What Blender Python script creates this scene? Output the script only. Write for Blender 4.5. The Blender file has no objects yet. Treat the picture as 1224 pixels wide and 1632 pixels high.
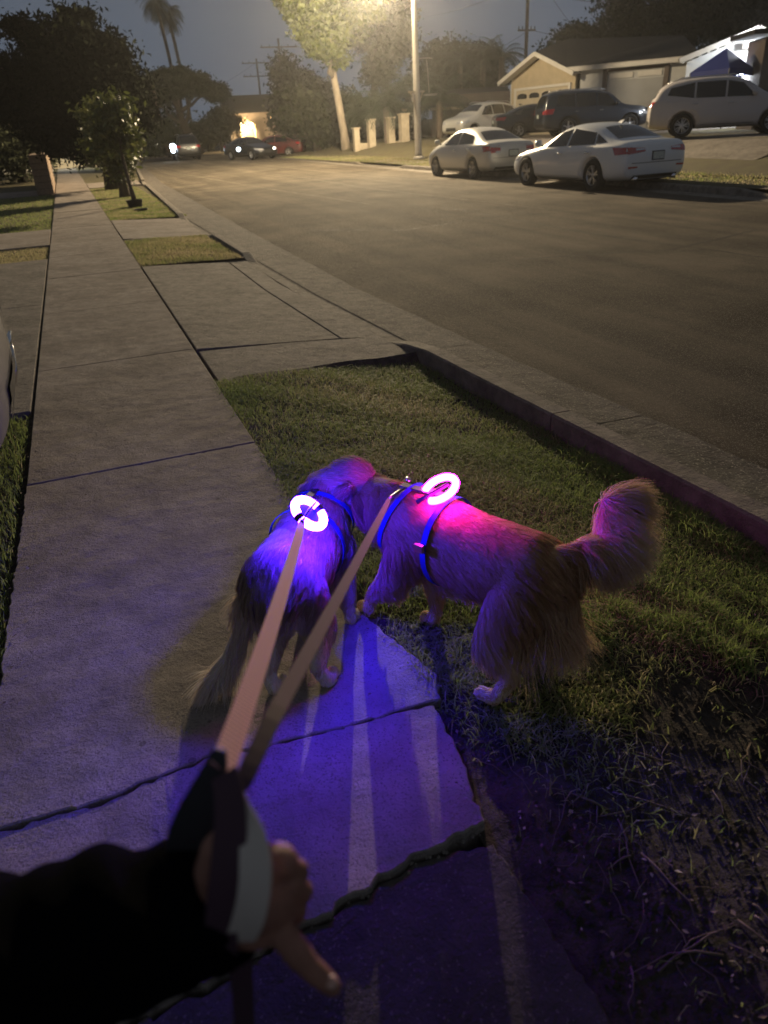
import bpy, bmesh, math, random
import numpy as np
from mathutils import Vector, Matrix
from mathutils.bvhtree import BVHTree
PI = math.pi
random.seed(7); RS = np.random.RandomState(7)
S = bpy.context.scene
COL = S.collection

# ------------------------------------------------------------------ camera
EYE = Vector((0.0, 0.0, 1.5))
F_PX, CX, CY = 1150.0, 612.0, 816.0           # focal length of the phone lens, in pixels of a 1224 px wide frame
CAM_R = np.array([[0.92709461, -0.21714149, 0.30552439], [0, 0, 0], [0, 0, 0]])
_vp = np.array([96 - CX, 231 - CY, F_PX]); _m = -.058
_up = -np.array([-_m, 1, -((231 - CY) - _m * (96 - CX)) / F_PX]); _up /= np.linalg.norm(_up)
_y = _vp / np.linalg.norm(_vp); _y = _y - _up * np.dot(_y, _up); _y /= np.linalg.norm(_y)
CAM_R = np.array([np.cross(_y, _up), _y, _up])
cam_d = bpy.data.cameras.new('camera'); cam = bpy.data.objects.new('camera', cam_d); COL.objects.link(cam)
M3 = Matrix([[CAM_R[i][0], -CAM_R[i][1], -CAM_R[i][2]] for i in range(3)])
cam.matrix_world = Matrix.Translation(EYE) @ M3.to_4x4()
cam_d.sensor_fit = 'VERTICAL'; cam_d.sensor_height = 36.0; cam_d.lens = 36.0 * F_PX / 1632.0
cam_d.clip_start = 0.03; cam_d.clip_end = 3000
cam_d.dof.use_dof = True; cam_d.dof.focus_distance = 3.2; cam_d.dof.aperture_fstop = 3.2
S.camera = cam

# ------------------------------------------------------------------ world, exposure
W = bpy.data.worlds.new('World'); S.world = W; W.use_nodes = True
wn, wl = W.node_tree.nodes, W.node_tree.links
bg = wn['Background']
tc = wn.new('ShaderNodeTexCoord'); sx = wn.new('ShaderNodeSeparateXYZ'); rp = wn.new('ShaderNodeValToRGB')
wl.new(tc.outputs['Generated'], sx.inputs[0]); wl.new(sx.outputs['Z'], rp.inputs[0]); wl.new(rp.outputs[0], bg.inputs[0])
rp.color_ramp.elements[0].position = 0.0; rp.color_ramp.elements[0].color = (.118, .150, .205, 1)
rp.color_ramp.elements[1].position = 0.5; rp.color_ramp.elements[1].color = (.082, .092, .112, 1)
bg.inputs[1].default_value = 0.80
S.view_settings.view_transform = 'Standard'; S.view_settings.look = 'None'
S.view_settings.exposure = 0.0; S.view_settings.gamma = 1.0; S.view_settings.use_curve_mapping = False
S.render.engine = 'CYCLES'
cy = S.cycles
cy.use_denoising = True; cy.max_bounces = 7; cy.diffuse_bounces = 5; cy.glossy_bounces = 2; cy.transmission_bounces = 3
cy.transparent_max_bounces = 6; cy.volume_bounces = 0; cy.caustics_reflective = False; cy.caustics_refractive = False
cy.sample_clamp_indirect = 3.0; cy.volume_step_rate = 4

LAMP = Vector((13.6, 34.6, 6.95))              # where the street lamp's light sits
LAMP_POWER = 34000.0
HAZE_DENSITY = 0.0007

# ------------------------------------------------------------------ helpers
def ray(px, py):
    d = CAM_R @ np.array([px - CX, py - CY, F_PX]); return Vector(d)
def gr(px, py, z=0.0):
    d = ray(px, py); t = (z - EYE.z) / d.z; return EYE + d * t
def at(px, py, Y):
    d = ray(px, py); return EYE + d * (Y / d.y)
def near(px, py, dep):
    c = np.array([(px - CX) / F_PX, (py - CY) / F_PX, 1.0]) * dep; return Vector(CAM_R @ c) + EYE

def tag(o, label=None, cat=None, group=None, kind=None):
    if label: o['label'] = label
    if cat: o['category'] = cat
    if group: o['group'] = group
    if kind: o['kind'] = kind
    return o
def empty(name, label, cat, loc=(0, 0, 0), rz=0.0, group=None):
    o = bpy.data.objects.new(name, None); COL.objects.link(o); o.location = loc; o.rotation_euler = (0, 0, rz)
    o.empty_display_size = .1
    return tag(o, label, cat, group)
def copy_tree(o, parent=None):
    c = o.copy(); COL.objects.link(c); c.parent = parent
    for ch in list(o.children): copy_tree(ch, c)
    return c

class MB:
    def __init__(s): s.v = []; s.f = []; s.sm = []
    def add(s, vs, fs, smooth=False):
        n = len(s.v); s.v += [tuple(p) for p in vs]; s.f += [tuple(i + n for i in q) for q in fs]; s.sm += [smooth] * len(fs); return s
    def box(s, c, d, rz=0.0, mat=None):
        vs = []
        for x in (-.5, .5):
            for y in (-.5, .5):
                for z in (-.5, .5): vs.append(Vector((x * d[0], y * d[1], z * d[2])))
        R = Matrix.Rotation(rz, 3, 'Z') if mat is None else mat
        vs = [R @ p + Vector(c) for p in vs]
        return s.add(vs, [(0, 1, 3, 2), (4, 6, 7, 5), (0, 4, 5, 1), (2, 3, 7, 6), (0, 2, 6, 4), (1, 5, 7, 3)])
    def bar(s, a, b, w, h=None):
        a = Vector(a); b = Vector(b); d = b - a; L = d.length; q = d.to_track_quat('X', 'Z').to_matrix()
        return s.box((a + b) / 2, (L, w, h or w), mat=q)
    def tube(s, pts, r, n=8, cap=True, smooth=True):
        pts = [Vector(p) for p in pts]; rs = r if isinstance(r, (list, tuple)) else [r] * len(pts)
        vs = []; fs = []; up = Vector((0, 0, 1)); pn = None
        for i, p in enumerate(pts):
            t = (pts[min(i + 1, len(pts) - 1)] - pts[max(i - 1, 0)]).normalized()
            if pn is None:
                u = t.cross(up if abs(t.z) < .95 else Vector((1, 0, 0))).normalized()
            else:
                u = (pn - t * pn.dot(t)).normalized()
            pn = u; w = t.cross(u)
            for k in range(n):
                a = 2 * PI * k / n; vs.append(p + (u * math.cos(a) + w * math.sin(a)) * rs[i])
        for i in range(len(pts) - 1):
            for k in range(n):
                fs.append((i * n + k, i * n + (k + 1) % n, (i + 1) * n + (k + 1) % n, (i + 1) * n + k))
        if cap: fs += [tuple(range(n - 1, -1, -1)), tuple((len(pts) - 1) * n + k for k in range(n))]
        return s.add(vs, fs, smooth)
    def lathe(s, prof, o, ax, n=24, smooth=True, close=False):   # prof: (radius, along axis)
        o = Vector(o); ax = Vector(ax).normalized(); u = ax.cross(Vector((0, 0, 1)) if abs(ax.z) < .9 else Vector((1, 0, 0))).normalized(); w = ax.cross(u)
        vs = []; fs = []
        for r, h in prof:
            for k in range(n):
                a = 2 * PI * k / n; vs.append(o + ax * h + (u * math.cos(a) + w * math.sin(a)) * r)
        m = len(prof)
        for i in range(m if close else m - 1):
            for k in range(n):
                j = (i + 1) % m; fs.append((i * n + k, i * n + (k + 1) % n, j * n + (k + 1) % n, j * n + k))
        return s.add(vs, fs, smooth)
    def prism(s, poly, z0, z1):                       # poly: xy outline
        n = len(poly); vs = [(x, y, z0) for x, y in poly] + [(x, y, z1) for x, y in poly]
        fs = [tuple(range(n - 1, -1, -1)), tuple(range(n, 2 * n))] + [(i, (i + 1) % n, n + (i + 1) % n, n + i) for i in range(n)]
        return s.add(vs, fs)
    def build(s, name, mat, parent=None, **kw):
        me = bpy.data.meshes.new(name); me.from_pydata(s.v, [], s.f)
        me.polygons.foreach_set('use_smooth', s.sm); me.materials.append(mat)
        bm = bmesh.new(); bm.from_mesh(me); bmesh.ops.recalc_face_normals(bm, faces=bm.faces[:]); bm.to_mesh(me); bm.free()
        o = bpy.data.objects.new(name, me); COL.objects.link(o)
        if parent: o.parent = parent
        return tag(o, **kw)

def np_mesh(name, V, Fc, mat, parent=None, smooth=False, col=None, **kw):
    V = np.asarray(V, np.float32); Fc = np.asarray(Fc, np.int32); k = Fc.shape[1]
    me = bpy.data.meshes.new(name); me.vertices.add(len(V)); me.vertices.foreach_set('co', V.ravel())
    me.loops.add(Fc.size); me.loops.foreach_set('vertex_index', Fc.ravel())
    me.polygons.add(len(Fc)); me.polygons.foreach_set('loop_start', np.arange(0, Fc.size, k, dtype=np.int32))
    me.polygons.foreach_set('use_smooth', [smooth] * len(Fc))
    me.update(calc_edges=True)
    if col is not None:
        a = me.attributes.new('tint', 'FLOAT', 'POINT'); a.data.foreach_set('value', np.asarray(col, np.float32))
    me.materials.append(mat)
    o = bpy.data.objects.new(name, me); COL.objects.link(o)
    if parent: o.parent = parent
    return tag(o, **kw)

def baked(o, name, mat, parent=None, smooth=True):
    dg = bpy.context.evaluated_depsgraph_get(); ev = o.evaluated_get(dg)
    me = bpy.data.meshes.new_from_object(ev, preserve_all_data_layers=False, depsgraph=dg)
    me.name = name; me.materials.clear(); me.materials.append(mat)
    me.polygons.foreach_set('use_smooth', [smooth] * len(me.polygons))
    old = o.data; bpy.data.objects.remove(o); bpy.data.meshes.remove(old)
    n = bpy.data.objects.new(name, me); COL.objects.link(n)
    if parent: n.parent = parent
    return n

# ------------------------------------------------------------------ materials
def mat(name, base, rough=.8, metal=0., noise=0., nscale=20., bump=0., bscale=60., second=None, spec=.5, emit=None, es=0., coat=0., trans=0., speck=None, stretch=None, big=0., tint=None, sub=0., spots=0, bump2=0, streak=0):
    m = bpy.data.materials.new(name); m.use_nodes = True; n, l = m.node_tree.nodes, m.node_tree.links
    b = n['Principled BSDF']; c = (*base, 1)
    b.inputs['Base Color'].default_value = c; b.inputs['Roughness'].default_value = rough; b.inputs['Metallic'].default_value = metal
    b.inputs['Specular IOR Level'].default_value = spec; b.inputs['Coat Weight'].default_value = coat; b.inputs['Coat Roughness'].default_value = .06
    b.inputs['Transmission Weight'].default_value = trans
    if emit: b.inputs['Emission Color'].default_value = (*emit, 1); b.inputs['Emission Strength'].default_value = es
    co = n.new('ShaderNodeTexCoord'); vec = co.outputs['Object']
    if stretch:
        mp = n.new('ShaderNodeMapping'); mp.inputs['Scale'].default_value = stretch; l.new(vec, mp.inputs[0]); vec = mp.outputs[0]
    cur = None
    def nz(sc, det=4, ro=.6):
        t = n.new('ShaderNodeTexNoise'); t.inputs['Scale'].default_value = sc; t.inputs['Detail'].default_value = det; t.inputs['Roughness'].default_value = ro; l.new(vec, t.inputs[0]); return t.outputs['Fac']
    def mixc(f, a, bcol, lo=.35, hi=.65):
        r = n.new('ShaderNodeMapRange'); r.inputs[1].default_value = lo; r.inputs[2].default_value = hi; l.new(f, r.inputs[0])
        x = n.new('ShaderNodeMix'); x.data_type = 'RGBA'; l.new(r.outputs[0], x.inputs[0])
        if isinstance(a, tuple): x.inputs[6].default_value = a
        else: l.new(a, x.inputs[6])
        x.inputs[7].default_value = bcol; return x.outputs[2]
    if noise or second:
        sec = (*second, 1) if second else (*[max(0, v * (1 - noise)) for v in base], 1)
        cur = mixc(nz(nscale), c, sec)
    if big:
        k = mixc(nz(big, 3), (1, 1, 1, 1), (.62, .60, .58, 1), .4, .7)
        x = n.new('ShaderNodeMix'); x.data_type = 'RGBA'; x.blend_type = 'MULTIPLY'; x.inputs[0].default_value = 1
        if cur is not None: l.new(cur, x.inputs[6])
        else: x.inputs[6].default_value = c
        l.new(k, x.inputs[7]); cur = x.outputs[2]
    if streak:
        mp = n.new('ShaderNodeMapping'); mp.inputs['Scale'].default_value = (1.6, .07, 1); l.new(co.outputs['Object'], mp.inputs[0]); t_ = n.new('ShaderNodeTexNoise'); t_.inputs['Scale'].default_value = 1.3; t_.inputs['Detail'].default_value = 5; l.new(mp.outputs[0], t_.inputs[0])
        k = mixc(t_.outputs['Fac'], (1.18, 1.16, 1.12, 1), (.70, .69, .68, 1), .38, .62); x = n.new('ShaderNodeMix'); x.data_type = 'RGBA'; x.blend_type = 'MULTIPLY'; x.inputs[0].default_value = 1; l.new(cur, x.inputs[6]); l.new(k, x.inputs[7]); cur = x.outputs[2]
    if speck:
        sc, colr, lo = speck
        v = n.new('ShaderNodeTexVoronoi'); v.inputs['Scale'].default_value = sc; l.new(vec, v.inputs[0])
        sepc = n.new('ShaderNodeSeparateColor'); l.new(v.outputs['Color'], sepc.inputs[0])
        r = n.new('ShaderNodeMath'); r.operation = 'GREATER_THAN'; r.inputs[1].default_value = lo; l.new(sepc.outputs[0], r.inputs[0])
        x = n.new('ShaderNodeMix'); x.data_type = 'RGBA'; l.new(r.outputs[0], x.inputs[0])
        if cur is not None: l.new(cur, x.inputs[6])
        else: x.inputs[6].default_value = c
        x.inputs[7].default_value = (*colr, 1); cur = x.outputs[2]
    if spots:
        v = n.new('ShaderNodeTexVoronoi'); v.inputs['Scale'].default_value = spots; l.new(vec, v.inputs[0]); sp_ = n.new('ShaderNodeSeparateColor'); l.new(v.outputs['Color'], sp_.inputs[0])
        r = n.new('ShaderNodeMath'); r.operation = 'MULTIPLY'; r.inputs[1].default_value = .16; l.new(sp_.outputs[0], r.inputs[0]); r2 = n.new('ShaderNodeMath'); r2.operation = 'LESS_THAN'; l.new(v.outputs['Distance'], r2.inputs[0]); l.new(r.outputs[0], r2.inputs[1])
        g2 = n.new('ShaderNodeMath'); g2.operation = 'GREATER_THAN'; g2.inputs[1].default_value = .78; l.new(sp_.outputs[1], g2.inputs[0]); m2 = n.new('ShaderNodeMath'); m2.operation = 'MULTIPLY'; l.new(r2.outputs[0], m2.inputs[0]); l.new(g2.outputs[0], m2.inputs[1]); m3 = n.new('ShaderNodeMath'); m3.operation = 'MULTIPLY'; m3.inputs[1].default_value = .6; l.new(m2.outputs[0], m3.inputs[0])
        x = n.new('ShaderNodeMix'); x.data_type = 'RGBA'; l.new(m3.outputs[0], x.inputs[0]); l.new(cur, x.inputs[6]); x.inputs[7].default_value = (.09, .07, .055, 1); cur = x.outputs[2]
    if tint:                                             # per-blade / per-leaf / per-strand colour
        at_ = n.new('ShaderNodeAttribute'); at_.attribute_name = 'tint'
        rr = n.new('ShaderNodeValToRGB'); el = rr.color_ramp.elements
        el[0].color = (*tint[0], 1); el[1].color = (*tint[-1], 1)
        for i, t in enumerate(tint[1:-1]):
            e = el.new((i + 1) / (len(tint) - 1)); e.color = (*t, 1)
        l.new(at_.outputs['Fac'], rr.inputs[0]); cur = rr.outputs[0]
    if cur is not None: l.new(cur, b.inputs['Base Color'])
    if bump:
        bp = n.new('ShaderNodeBump'); bp.inputs['Strength'].default_value = min(1, bump); bp.inputs['Distance'].default_value = .02 * max(1, bump)
        l.new(nz(bscale, 6, .7), bp.inputs['Height']); l.new(bp.outputs[0], b.inputs['Normal'])
        if bump2:
            b2 = n.new('ShaderNodeBump'); b2.inputs['Strength'].default_value = .8; b2.inputs['Distance'].default_value = .035; l.new(nz(bump2, 5, .6), b2.inputs['Height']); l.new(bp.outputs[0], b2.inputs['Normal']); l.new(b2.outputs[0], b.inputs['Normal'])
    if sub:
        tr = n.new('ShaderNodeBsdfTranslucent'); ms = n.new('ShaderNodeMixShader'); ms.inputs[0].default_value = sub
        if cur is not None: l.new(cur, tr.inputs[0])
        else: tr.inputs[0].default_value = c
        l.new(b.outputs[0], ms.inputs[1]); l.new(tr.outputs[0], ms.inputs[2]); l.new(ms.outputs[0], n['Material Output'].inputs[0])
    return m
def emis(name, c, s):
    m = bpy.data.materials.new(name); m.use_nodes = True; n, l = m.node_tree.nodes, m.node_tree.links
    n.remove(n['Principled BSDF']); e = n.new('ShaderNodeEmission'); e.inputs[0].default_value = (*c, 1); e.inputs[1].default_value = s
    l.new(e.outputs[0], n['Material Output'].inputs[0]); return m

M = {}
M['concrete'] = mat('concrete', (.36, .305, .255), .9, noise=.30, nscale=7, bump=.5, bscale=110, big=1.4, speck=(230, (.20, .165, .135), .88), spots=9, bump2=5)
M['concrete2'] = mat('concrete_old', (.27, .235, .195), .9, noise=.35, nscale=11, bump=.7, bscale=70, big=1.7, speck=(200, (.36, .32, .26), .94), spots=7, bump2=6)
M['concrete3'] = mat('concrete_shaded', (.085, .070, .060), .9, noise=.35, nscale=11, bump=.7, bscale=70, big=1.7, speck=(200, (.12, .10, .085), .95), spots=7, bump2=6)  # darker copy of the old concrete: shade on the tilted nearest slab, painted in
M['kerb'] = mat('kerb_concrete', (.31, .27, .22), .9, noise=.4, nscale=9, bump=.8, bscale=60, big=2.2, spots=14, bump2=7)
M['gutter'] = mat('gutter_concrete', (.20, .172, .14), .9, noise=.5, nscale=7, bump=1.4, bscale=38, big=2.5, speck=(130, (.34, .30, .24), .92), spots=8, bump2=8)
M['asphalt'] = mat('asphalt', (.235, .198, .150), .90, spec=.15, noise=.42, nscale=.7, bump=2.2, bscale=80, big=.35, speck=(210, (.40, .35, .27), .86), streak=1, bump2=14)
M['soil'] = mat('soil', (.095, .070, .053), .95, noise=.5, nscale=16, bump=1.8, bscale=25, second=(.032, .024, .018), bump2=9)
M['soil_pale'] = mat('dry_soil', (.16, .12, .09), .95, noise=.5, nscale=9, bump=1.4, bscale=20)
M['lawnbase'] = mat('lawn_base', (.13, .115, .05), .95, noise=.5, nscale=3, bump=1.5, bscale=35, second=(.10, .08, .045))
M['grass'] = mat('grass_blade', (.08, .10, .03), .6, spec=.2, tint=[(.58, .47, .31), (.42, .38, .20), (.25, .30, .10), (.25, .33, .10), (.33, .41, .13)], sub=.5)
M['chips'] = mat('dry_leaf', (.4, .3, .2), .8, tint=[(.08, .05, .03), (.15, .10, .065), (.24, .17, .11), (.46, .38, .29)])
M['twig'] = mat('twig', (.20, .14, .10), .9, noise=.4)
M['trunk'] = mat('bark', (.16, .125, .095), .95, noise=.5, nscale=8, bump=1.5, bscale=14, stretch=(1, 1, .25))
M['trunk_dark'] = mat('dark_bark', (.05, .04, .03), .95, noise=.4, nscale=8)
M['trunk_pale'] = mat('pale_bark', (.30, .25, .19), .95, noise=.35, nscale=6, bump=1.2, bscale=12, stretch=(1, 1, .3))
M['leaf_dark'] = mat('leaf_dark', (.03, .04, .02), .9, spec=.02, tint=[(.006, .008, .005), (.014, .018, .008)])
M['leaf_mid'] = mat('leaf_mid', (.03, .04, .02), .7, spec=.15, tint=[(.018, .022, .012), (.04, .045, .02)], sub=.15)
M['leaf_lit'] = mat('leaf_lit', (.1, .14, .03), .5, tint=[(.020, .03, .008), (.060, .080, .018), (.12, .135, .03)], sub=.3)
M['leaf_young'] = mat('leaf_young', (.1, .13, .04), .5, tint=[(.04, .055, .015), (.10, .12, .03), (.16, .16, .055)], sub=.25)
M['palm'] = mat('palm_leaf', (.05, .06, .03), .6, tint=[(.03, .04, .02), (.09, .09, .04)], sub=.15)
M['steel'] = mat('galvanised_pole', (.38, .35, .31), .6, metal=.2, noise=.2, nscale=8)
M['dark_metal'] = mat('dark_metal', (.03, .03, .03), .5, metal=.3)
M['black_plastic'] = mat('black_plastic', (.012, .012, .013), .5)
M['tyre'] = mat('tyre_rubber', (.014, .014, .015), .85)
M['rim'] = mat('alloy_rim', (.55, .55, .56), .3, metal=.85)
M['rim_dark'] = mat('dark_alloy', (.10, .10, .105), .35, metal=.8)
M['glass'] = mat('tinted_glass', (.008, .009, .010), .06, spec=.7, coat=.3)
M['paint_white'] = mat('white_car_paint', (.76, .78, .78), .35, coat=.8)
M['paint_silver'] = mat('silver_car_paint', (.60, .59, .55), .38, metal=.25, coat=.7)
M['paint_pearl'] = mat('pearl_car_paint', (.50, .46, .44), .4, coat=.6)
M['paint_black'] = mat('black_car_paint', (.008, .009, .011), .3, coat=.8)
M['paint_navy'] = mat('navy_car_paint', (.010, .016, .028), .3, coat=.8)
M['paint_grey'] = mat('grey_car_paint', (.20, .20, .19), .35, metal=.2, coat=.8)
M['paint_red'] = mat('red_car_paint', (.075, .008, .007), .35, coat=.7)
M['taillight'] = mat('red_taillight', (.38, .008, .012), .15, coat=.9, spec=.8)
M['clear_lens'] = mat('clear_lens', (.70, .70, .72), .12, metal=.4)
M['plate'] = mat('licence_plate', (.62, .66, .56), .5, noise=.55, nscale=34, second=(.34, .40, .42))
M['chrome'] = mat('chrome', (.8, .8, .8), .12, metal=1.)
M['wood_pole'] = mat('wooden_pole', (.10, .075, .055), .95, noise=.3, nscale=4)
M['wire'] = mat('wire', (.02, .02, .02), .7)
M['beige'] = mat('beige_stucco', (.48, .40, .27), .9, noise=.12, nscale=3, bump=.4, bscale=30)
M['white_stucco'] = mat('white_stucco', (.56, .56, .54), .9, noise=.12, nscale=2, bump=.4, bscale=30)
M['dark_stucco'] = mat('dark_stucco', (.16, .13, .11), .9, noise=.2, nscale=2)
M['trim'] = mat('white_trim', (.66, .63, .57), .7, noise=.08, nscale=3)
M['garage'] = mat('garage_door_paint', (.52, .45, .33), .7, noise=.06, nscale=3)
M['garage_grey'] = mat('garage_door_grey', (.36, .36, .35), .7, noise=.06, nscale=3)
M['roof'] = mat('roof_shingles', (.018, .015, .014), .95, noise=.4, nscale=3, bump=1, bscale=8)
M['window_dark'] = mat('dark_window', (.02, .02, .022), .15)
M['pillar'] = mat('stucco_pillar', (.40, .34, .25), .9, noise=.2, nscale=4, bump=.6, bscale=20)
M['brickwall'] = mat('slump_block', (.30, .22, .16), .95, noise=.25, nscale=12, bump=.8, bscale=30)
M['canopy'] = mat('blue_canopy_fabric', (.02, .035, .20), .75)
M['led_blue'] = emis('blue_led_ring', (.034, .006, 1.0), 520.0)
M['led_pink'] = emis('pink_led_ring', (1.0, .010, .92), 105.0)
M['lamp_glow'] = emis('street_lamp_lens', (1.0, .80, .48), 260.0)
M['porch_glow'] = emis('porch_bulb', (1.0, .66, .28), 60.0)
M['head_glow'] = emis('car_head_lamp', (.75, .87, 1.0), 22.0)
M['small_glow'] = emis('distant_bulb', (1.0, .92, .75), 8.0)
M['cool_glow'] = emis('cool_tube', (.85, .93, 1.0), 14.0)
M['strap'] = mat('blue_nylon', (.015, .04, .24), .75, spec=.2)
M['strap_black'] = mat('black_nylon', (.02, .02, .022), .7)
M['leash'] = mat('pink_webbing', (.74, .40, .42), .75)
M['leash_rib'] = mat('pink_webbing_groove', (.30, .12, .14), .85)
M['leash2'] = mat('brown_webbing', (.060, .028, .042), .8)
M['leash_pale'] = mat('pale_strap', (.55, .49, .42), .7)
M['skin'] = mat('skin', (.34, .165, .11), .55, noise=.2, nscale=50, bump=.35, bscale=260)
M['nail'] = mat('finger_nail', (.60, .38, .30), .35)
M['sleeve'] = mat('black_fleece', (.0035, .0035, .004), 1.0, spec=.02, bump=.5, bscale=200)
M['eye'] = mat('dog_eye', (.01, .007, .005), .1)
M['nose'] = mat('dog_nose', (.012, .010, .010), .4)
M['metal_tag'] = mat('metal_tag', (.75, .70, .6), .3, metal=1.)

# ------------------------------------------------------------------ ground profile
def lerp_tab(tab, y):
    ys = [t[0] for t in tab]; return float(np.interp(y, ys, [t[1] for t in tab]))
KB = [(-8, 2.55), (1.8, 2.33), (2.9, 2.29), (3.8, 2.25), (5.1, 2.20), (8, 2.10), (11, 2.09), (18, 2.10), (34, 2.78), (60, 4.6), (100, 9.0), (160, 17)]     # back of the near kerb
AS = [(-8, 3.15), (2, 2.98), (5.7, 2.84), (8, 2.80), (12.7, 2.92), (20, 3.15), (34, 3.6), (60, 5.2), (100, 9.6), (160, 17.6)]  # where the asphalt starts
FK = [(-8, 12.2), (10, 12.5), (28, 13.1), (38, 13.5), (64, 15.0), (100, 19.5), (160, 28)]                         # face of the far kerb
SWL, SWR = -.53, .64
def kb(y): return lerp_tab(KB, y)
def asp(y): return lerp_tab(AS, y)
def fk(y): return lerp_tab(FK, y)
def smooth01(t): t = min(1, max(0, t)); return t * t * (3 - 2 * t)
def zland(x, y):                                  # far side of the street, rising to the house lots
    return .02 + .62 * smooth01((x - 15.6) / 3.6)
def strip(name, xa, xb, z, ys, m, nx=1, **kw):
    b = MB(); vs = []; fs = []
    for y in ys:
        for k in range(nx + 1):
            t = k / nx; x = xa(y) + (xb(y) - xa(y)) * t; vs.append((x, y, z(x, y)))
    for i in range(len(ys) - 1):
        for k in range(nx):
            a = i * (nx + 1) + k; fs.append((a, a + 1, a + nx + 2, a + nx + 1))
    b.add(vs, fs, True); return b.build(name, m, **kw)
YS = [-8, -4, 0] + list(range(2, 60, 2)) + list(range(60, 165, 8))
g = MB(); g.add([(-250, -60, -.32), (330, -60, -.32), (330, 440, -.32), (-250, 440, -.32)], [(0, 1, 2, 3)]).build('ground', M['soil'], kind='structure')
strip('road', lambda y: asp(y) - .25, lambda y: fk(y) + .1, lambda x, y: -.135 + .05 * math.sin(PI * min(1, max(0, (x - asp(y)) / (fk(y) - asp(y))))), YS, M['asphalt'], 8, kind='structure')
strip('far_yards', lambda y: fk(y) + .14, lambda y: 75, zland, YS, M['lawnbase'], 30, kind='structure')
# left-hand lots
b = MB()
for (y0, y1, m_, nm) in ((-8, 4.93, 'soil', 'left_verge'), (12.45, 14.25, 'lawnbase', 'left_lawn_strip'), (17.1, 29.9, 'lawnbase', 'left_lawn'), (34, 160, 'lawnbase', 'far_left_lawn')):
    q = MB(); q.add([(-30, y0, -.035), (SWL - .008, y0, -.035), (SWL - .008, y1, -.035), (-30, y1, -.035)], [(0, 1, 2, 3)]); q.build(nm, M[m_], kind='structure')

def slab(name, poly, z0, thick, m, parent, tilt=None, jit=0.0, seg=.08, bev=.007):
    P = []
    for i, a in enumerate(poly):
        c = poly[(i + 1) % len(poly)]; a2 = Vector(a); c2 = Vector(c); L = (c2 - a2).length; n = max(1, int(L / seg)) if jit else 1
        for k in range(n):
            p = a2.lerp(c2, k / n)
            if jit and 0 < k: p = p + Vector((random.gauss(0, jit), random.gauss(0, jit)))
            P.append(p)
    n = len(P); c = sum(P, Vector((0, 0))) / n
    zf = tilt or (lambda x, y: z0)
    inn = []
    for i, p in enumerate(P):
        t = (P[(i + 1) % n] - P[i - 1]).normalized(); nn = Vector((-t.y, t.x)); inn.append(p + nn * bev)
    vs = [(p.x, p.y, zf(p.x, p.y)) for p in inn] + [(p.x, p.y, zf(p.x, p.y) - bev) for p in P] + [(p.x, p.y, zf(p.x, p.y) - thick) for p in P]
    fs = [tuple(range(n))] + [(i, i + n, (i + 1) % n + n, (i + 1) % n) for i in range(n)] + [(i + n, i + 2 * n, (i + 1) % n + 2 * n, (i + 1) % n + n) for i in range(n)]
    b = MB(); b.add(vs, fs); return b.build(name, m, parent)

# sidewalk of poured slabs
sw = MB().add([(SWL, -8, -.30), (SWR, -8, -.30), (SWR, .95, -.30), (SWR, 1.3, -.06), (SWL, 1.3, -.06), (SWL, .95, -.30)], [(0, 1, 2, 5), (5, 2, 3, 4)]).add([(SWL, 1.3, -.06), (SWR, 1.3, -.06), (SWR, 160, -.06), (SWL, 160, -.06)], [(0, 1, 2, 3)]).build('sidewalk', M['soil'], kind='structure')
js = [3.72, 5.92, 8.13, 10.45, 12.55, 14.75, 17.0, 19.1, 21.3, 23.5, 25.7, 27.9, 30.1, 32.3]
lip = lambda x, y: .008 * max(0., min(1., (2.9 - y) / 1.4)) * (.55 + .45 * (x + .5)) + .002
crack1 = [(-.56, 1.515), (-.42, 1.51), (-.25, 1.50), (-.1, 1.52), (.05, 1.535), (.16, 1.50), (.30, 1.49), (.44, 1.475), (.56, 1.47), (.675, 1.465)]
slab('slab', [(SWL - .03, 1.52)] + crack1[1:-1] + [(.685, 1.46), (.72, 1.56), (.66, 1.80), (.60, 2.05), (.63, 2.5), (SWR, 3.0), (SWR, 3.715), (SWL, 3.715)], 0, .12, M['concrete'], sw, tilt=lip, jit=.0035, seg=.022, bev=.004)
for a, c in zip(js[:-1], js[1:]):
    dz = random.uniform(-.004, .004); slab('slab', [(SWL, a + .007), (SWR, a + .007), (SWR, c - .006), (SWL, c - .006)], dz, .07, M['concrete'], sw)
slab('slab', [(SWL, 32.31), (SWR, 32.31), (SWR, 160), (SWL, 160)], 0, .06, M['concrete'], sw)
crack2 = [(-.56, .90), (-.30, .93), (-.05, .945), (.08, .985), (.16, .98), (.22, 1.0), (.27, .995), (.31, 1.02), (.36, 1.018), (.40, 1.035), (.46, 1.03), (.60, 1.045)]
s2 = lambda x, y: -.007 + .012 * (y - 1.0) * 2 + .01 * x
slab('slab', crack2 + [(.64, 1.25), (.655, 1.448)] + [(x, y - .006) for x, y in reversed(crack1[:-1])], 0, .10, M['concrete'], sw, tilt=s2, jit=.0040, seg=.020, bev=.004)
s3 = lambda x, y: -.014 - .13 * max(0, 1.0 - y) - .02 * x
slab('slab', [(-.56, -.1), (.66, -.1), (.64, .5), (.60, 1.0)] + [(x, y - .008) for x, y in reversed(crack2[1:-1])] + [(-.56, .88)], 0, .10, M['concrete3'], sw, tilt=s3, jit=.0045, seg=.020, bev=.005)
slab('slab', [(SWL, -8), (SWR, -8), (SWR, -.12), (SWL, -.12)], -.03, .3, M['concrete'], sw)
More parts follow.
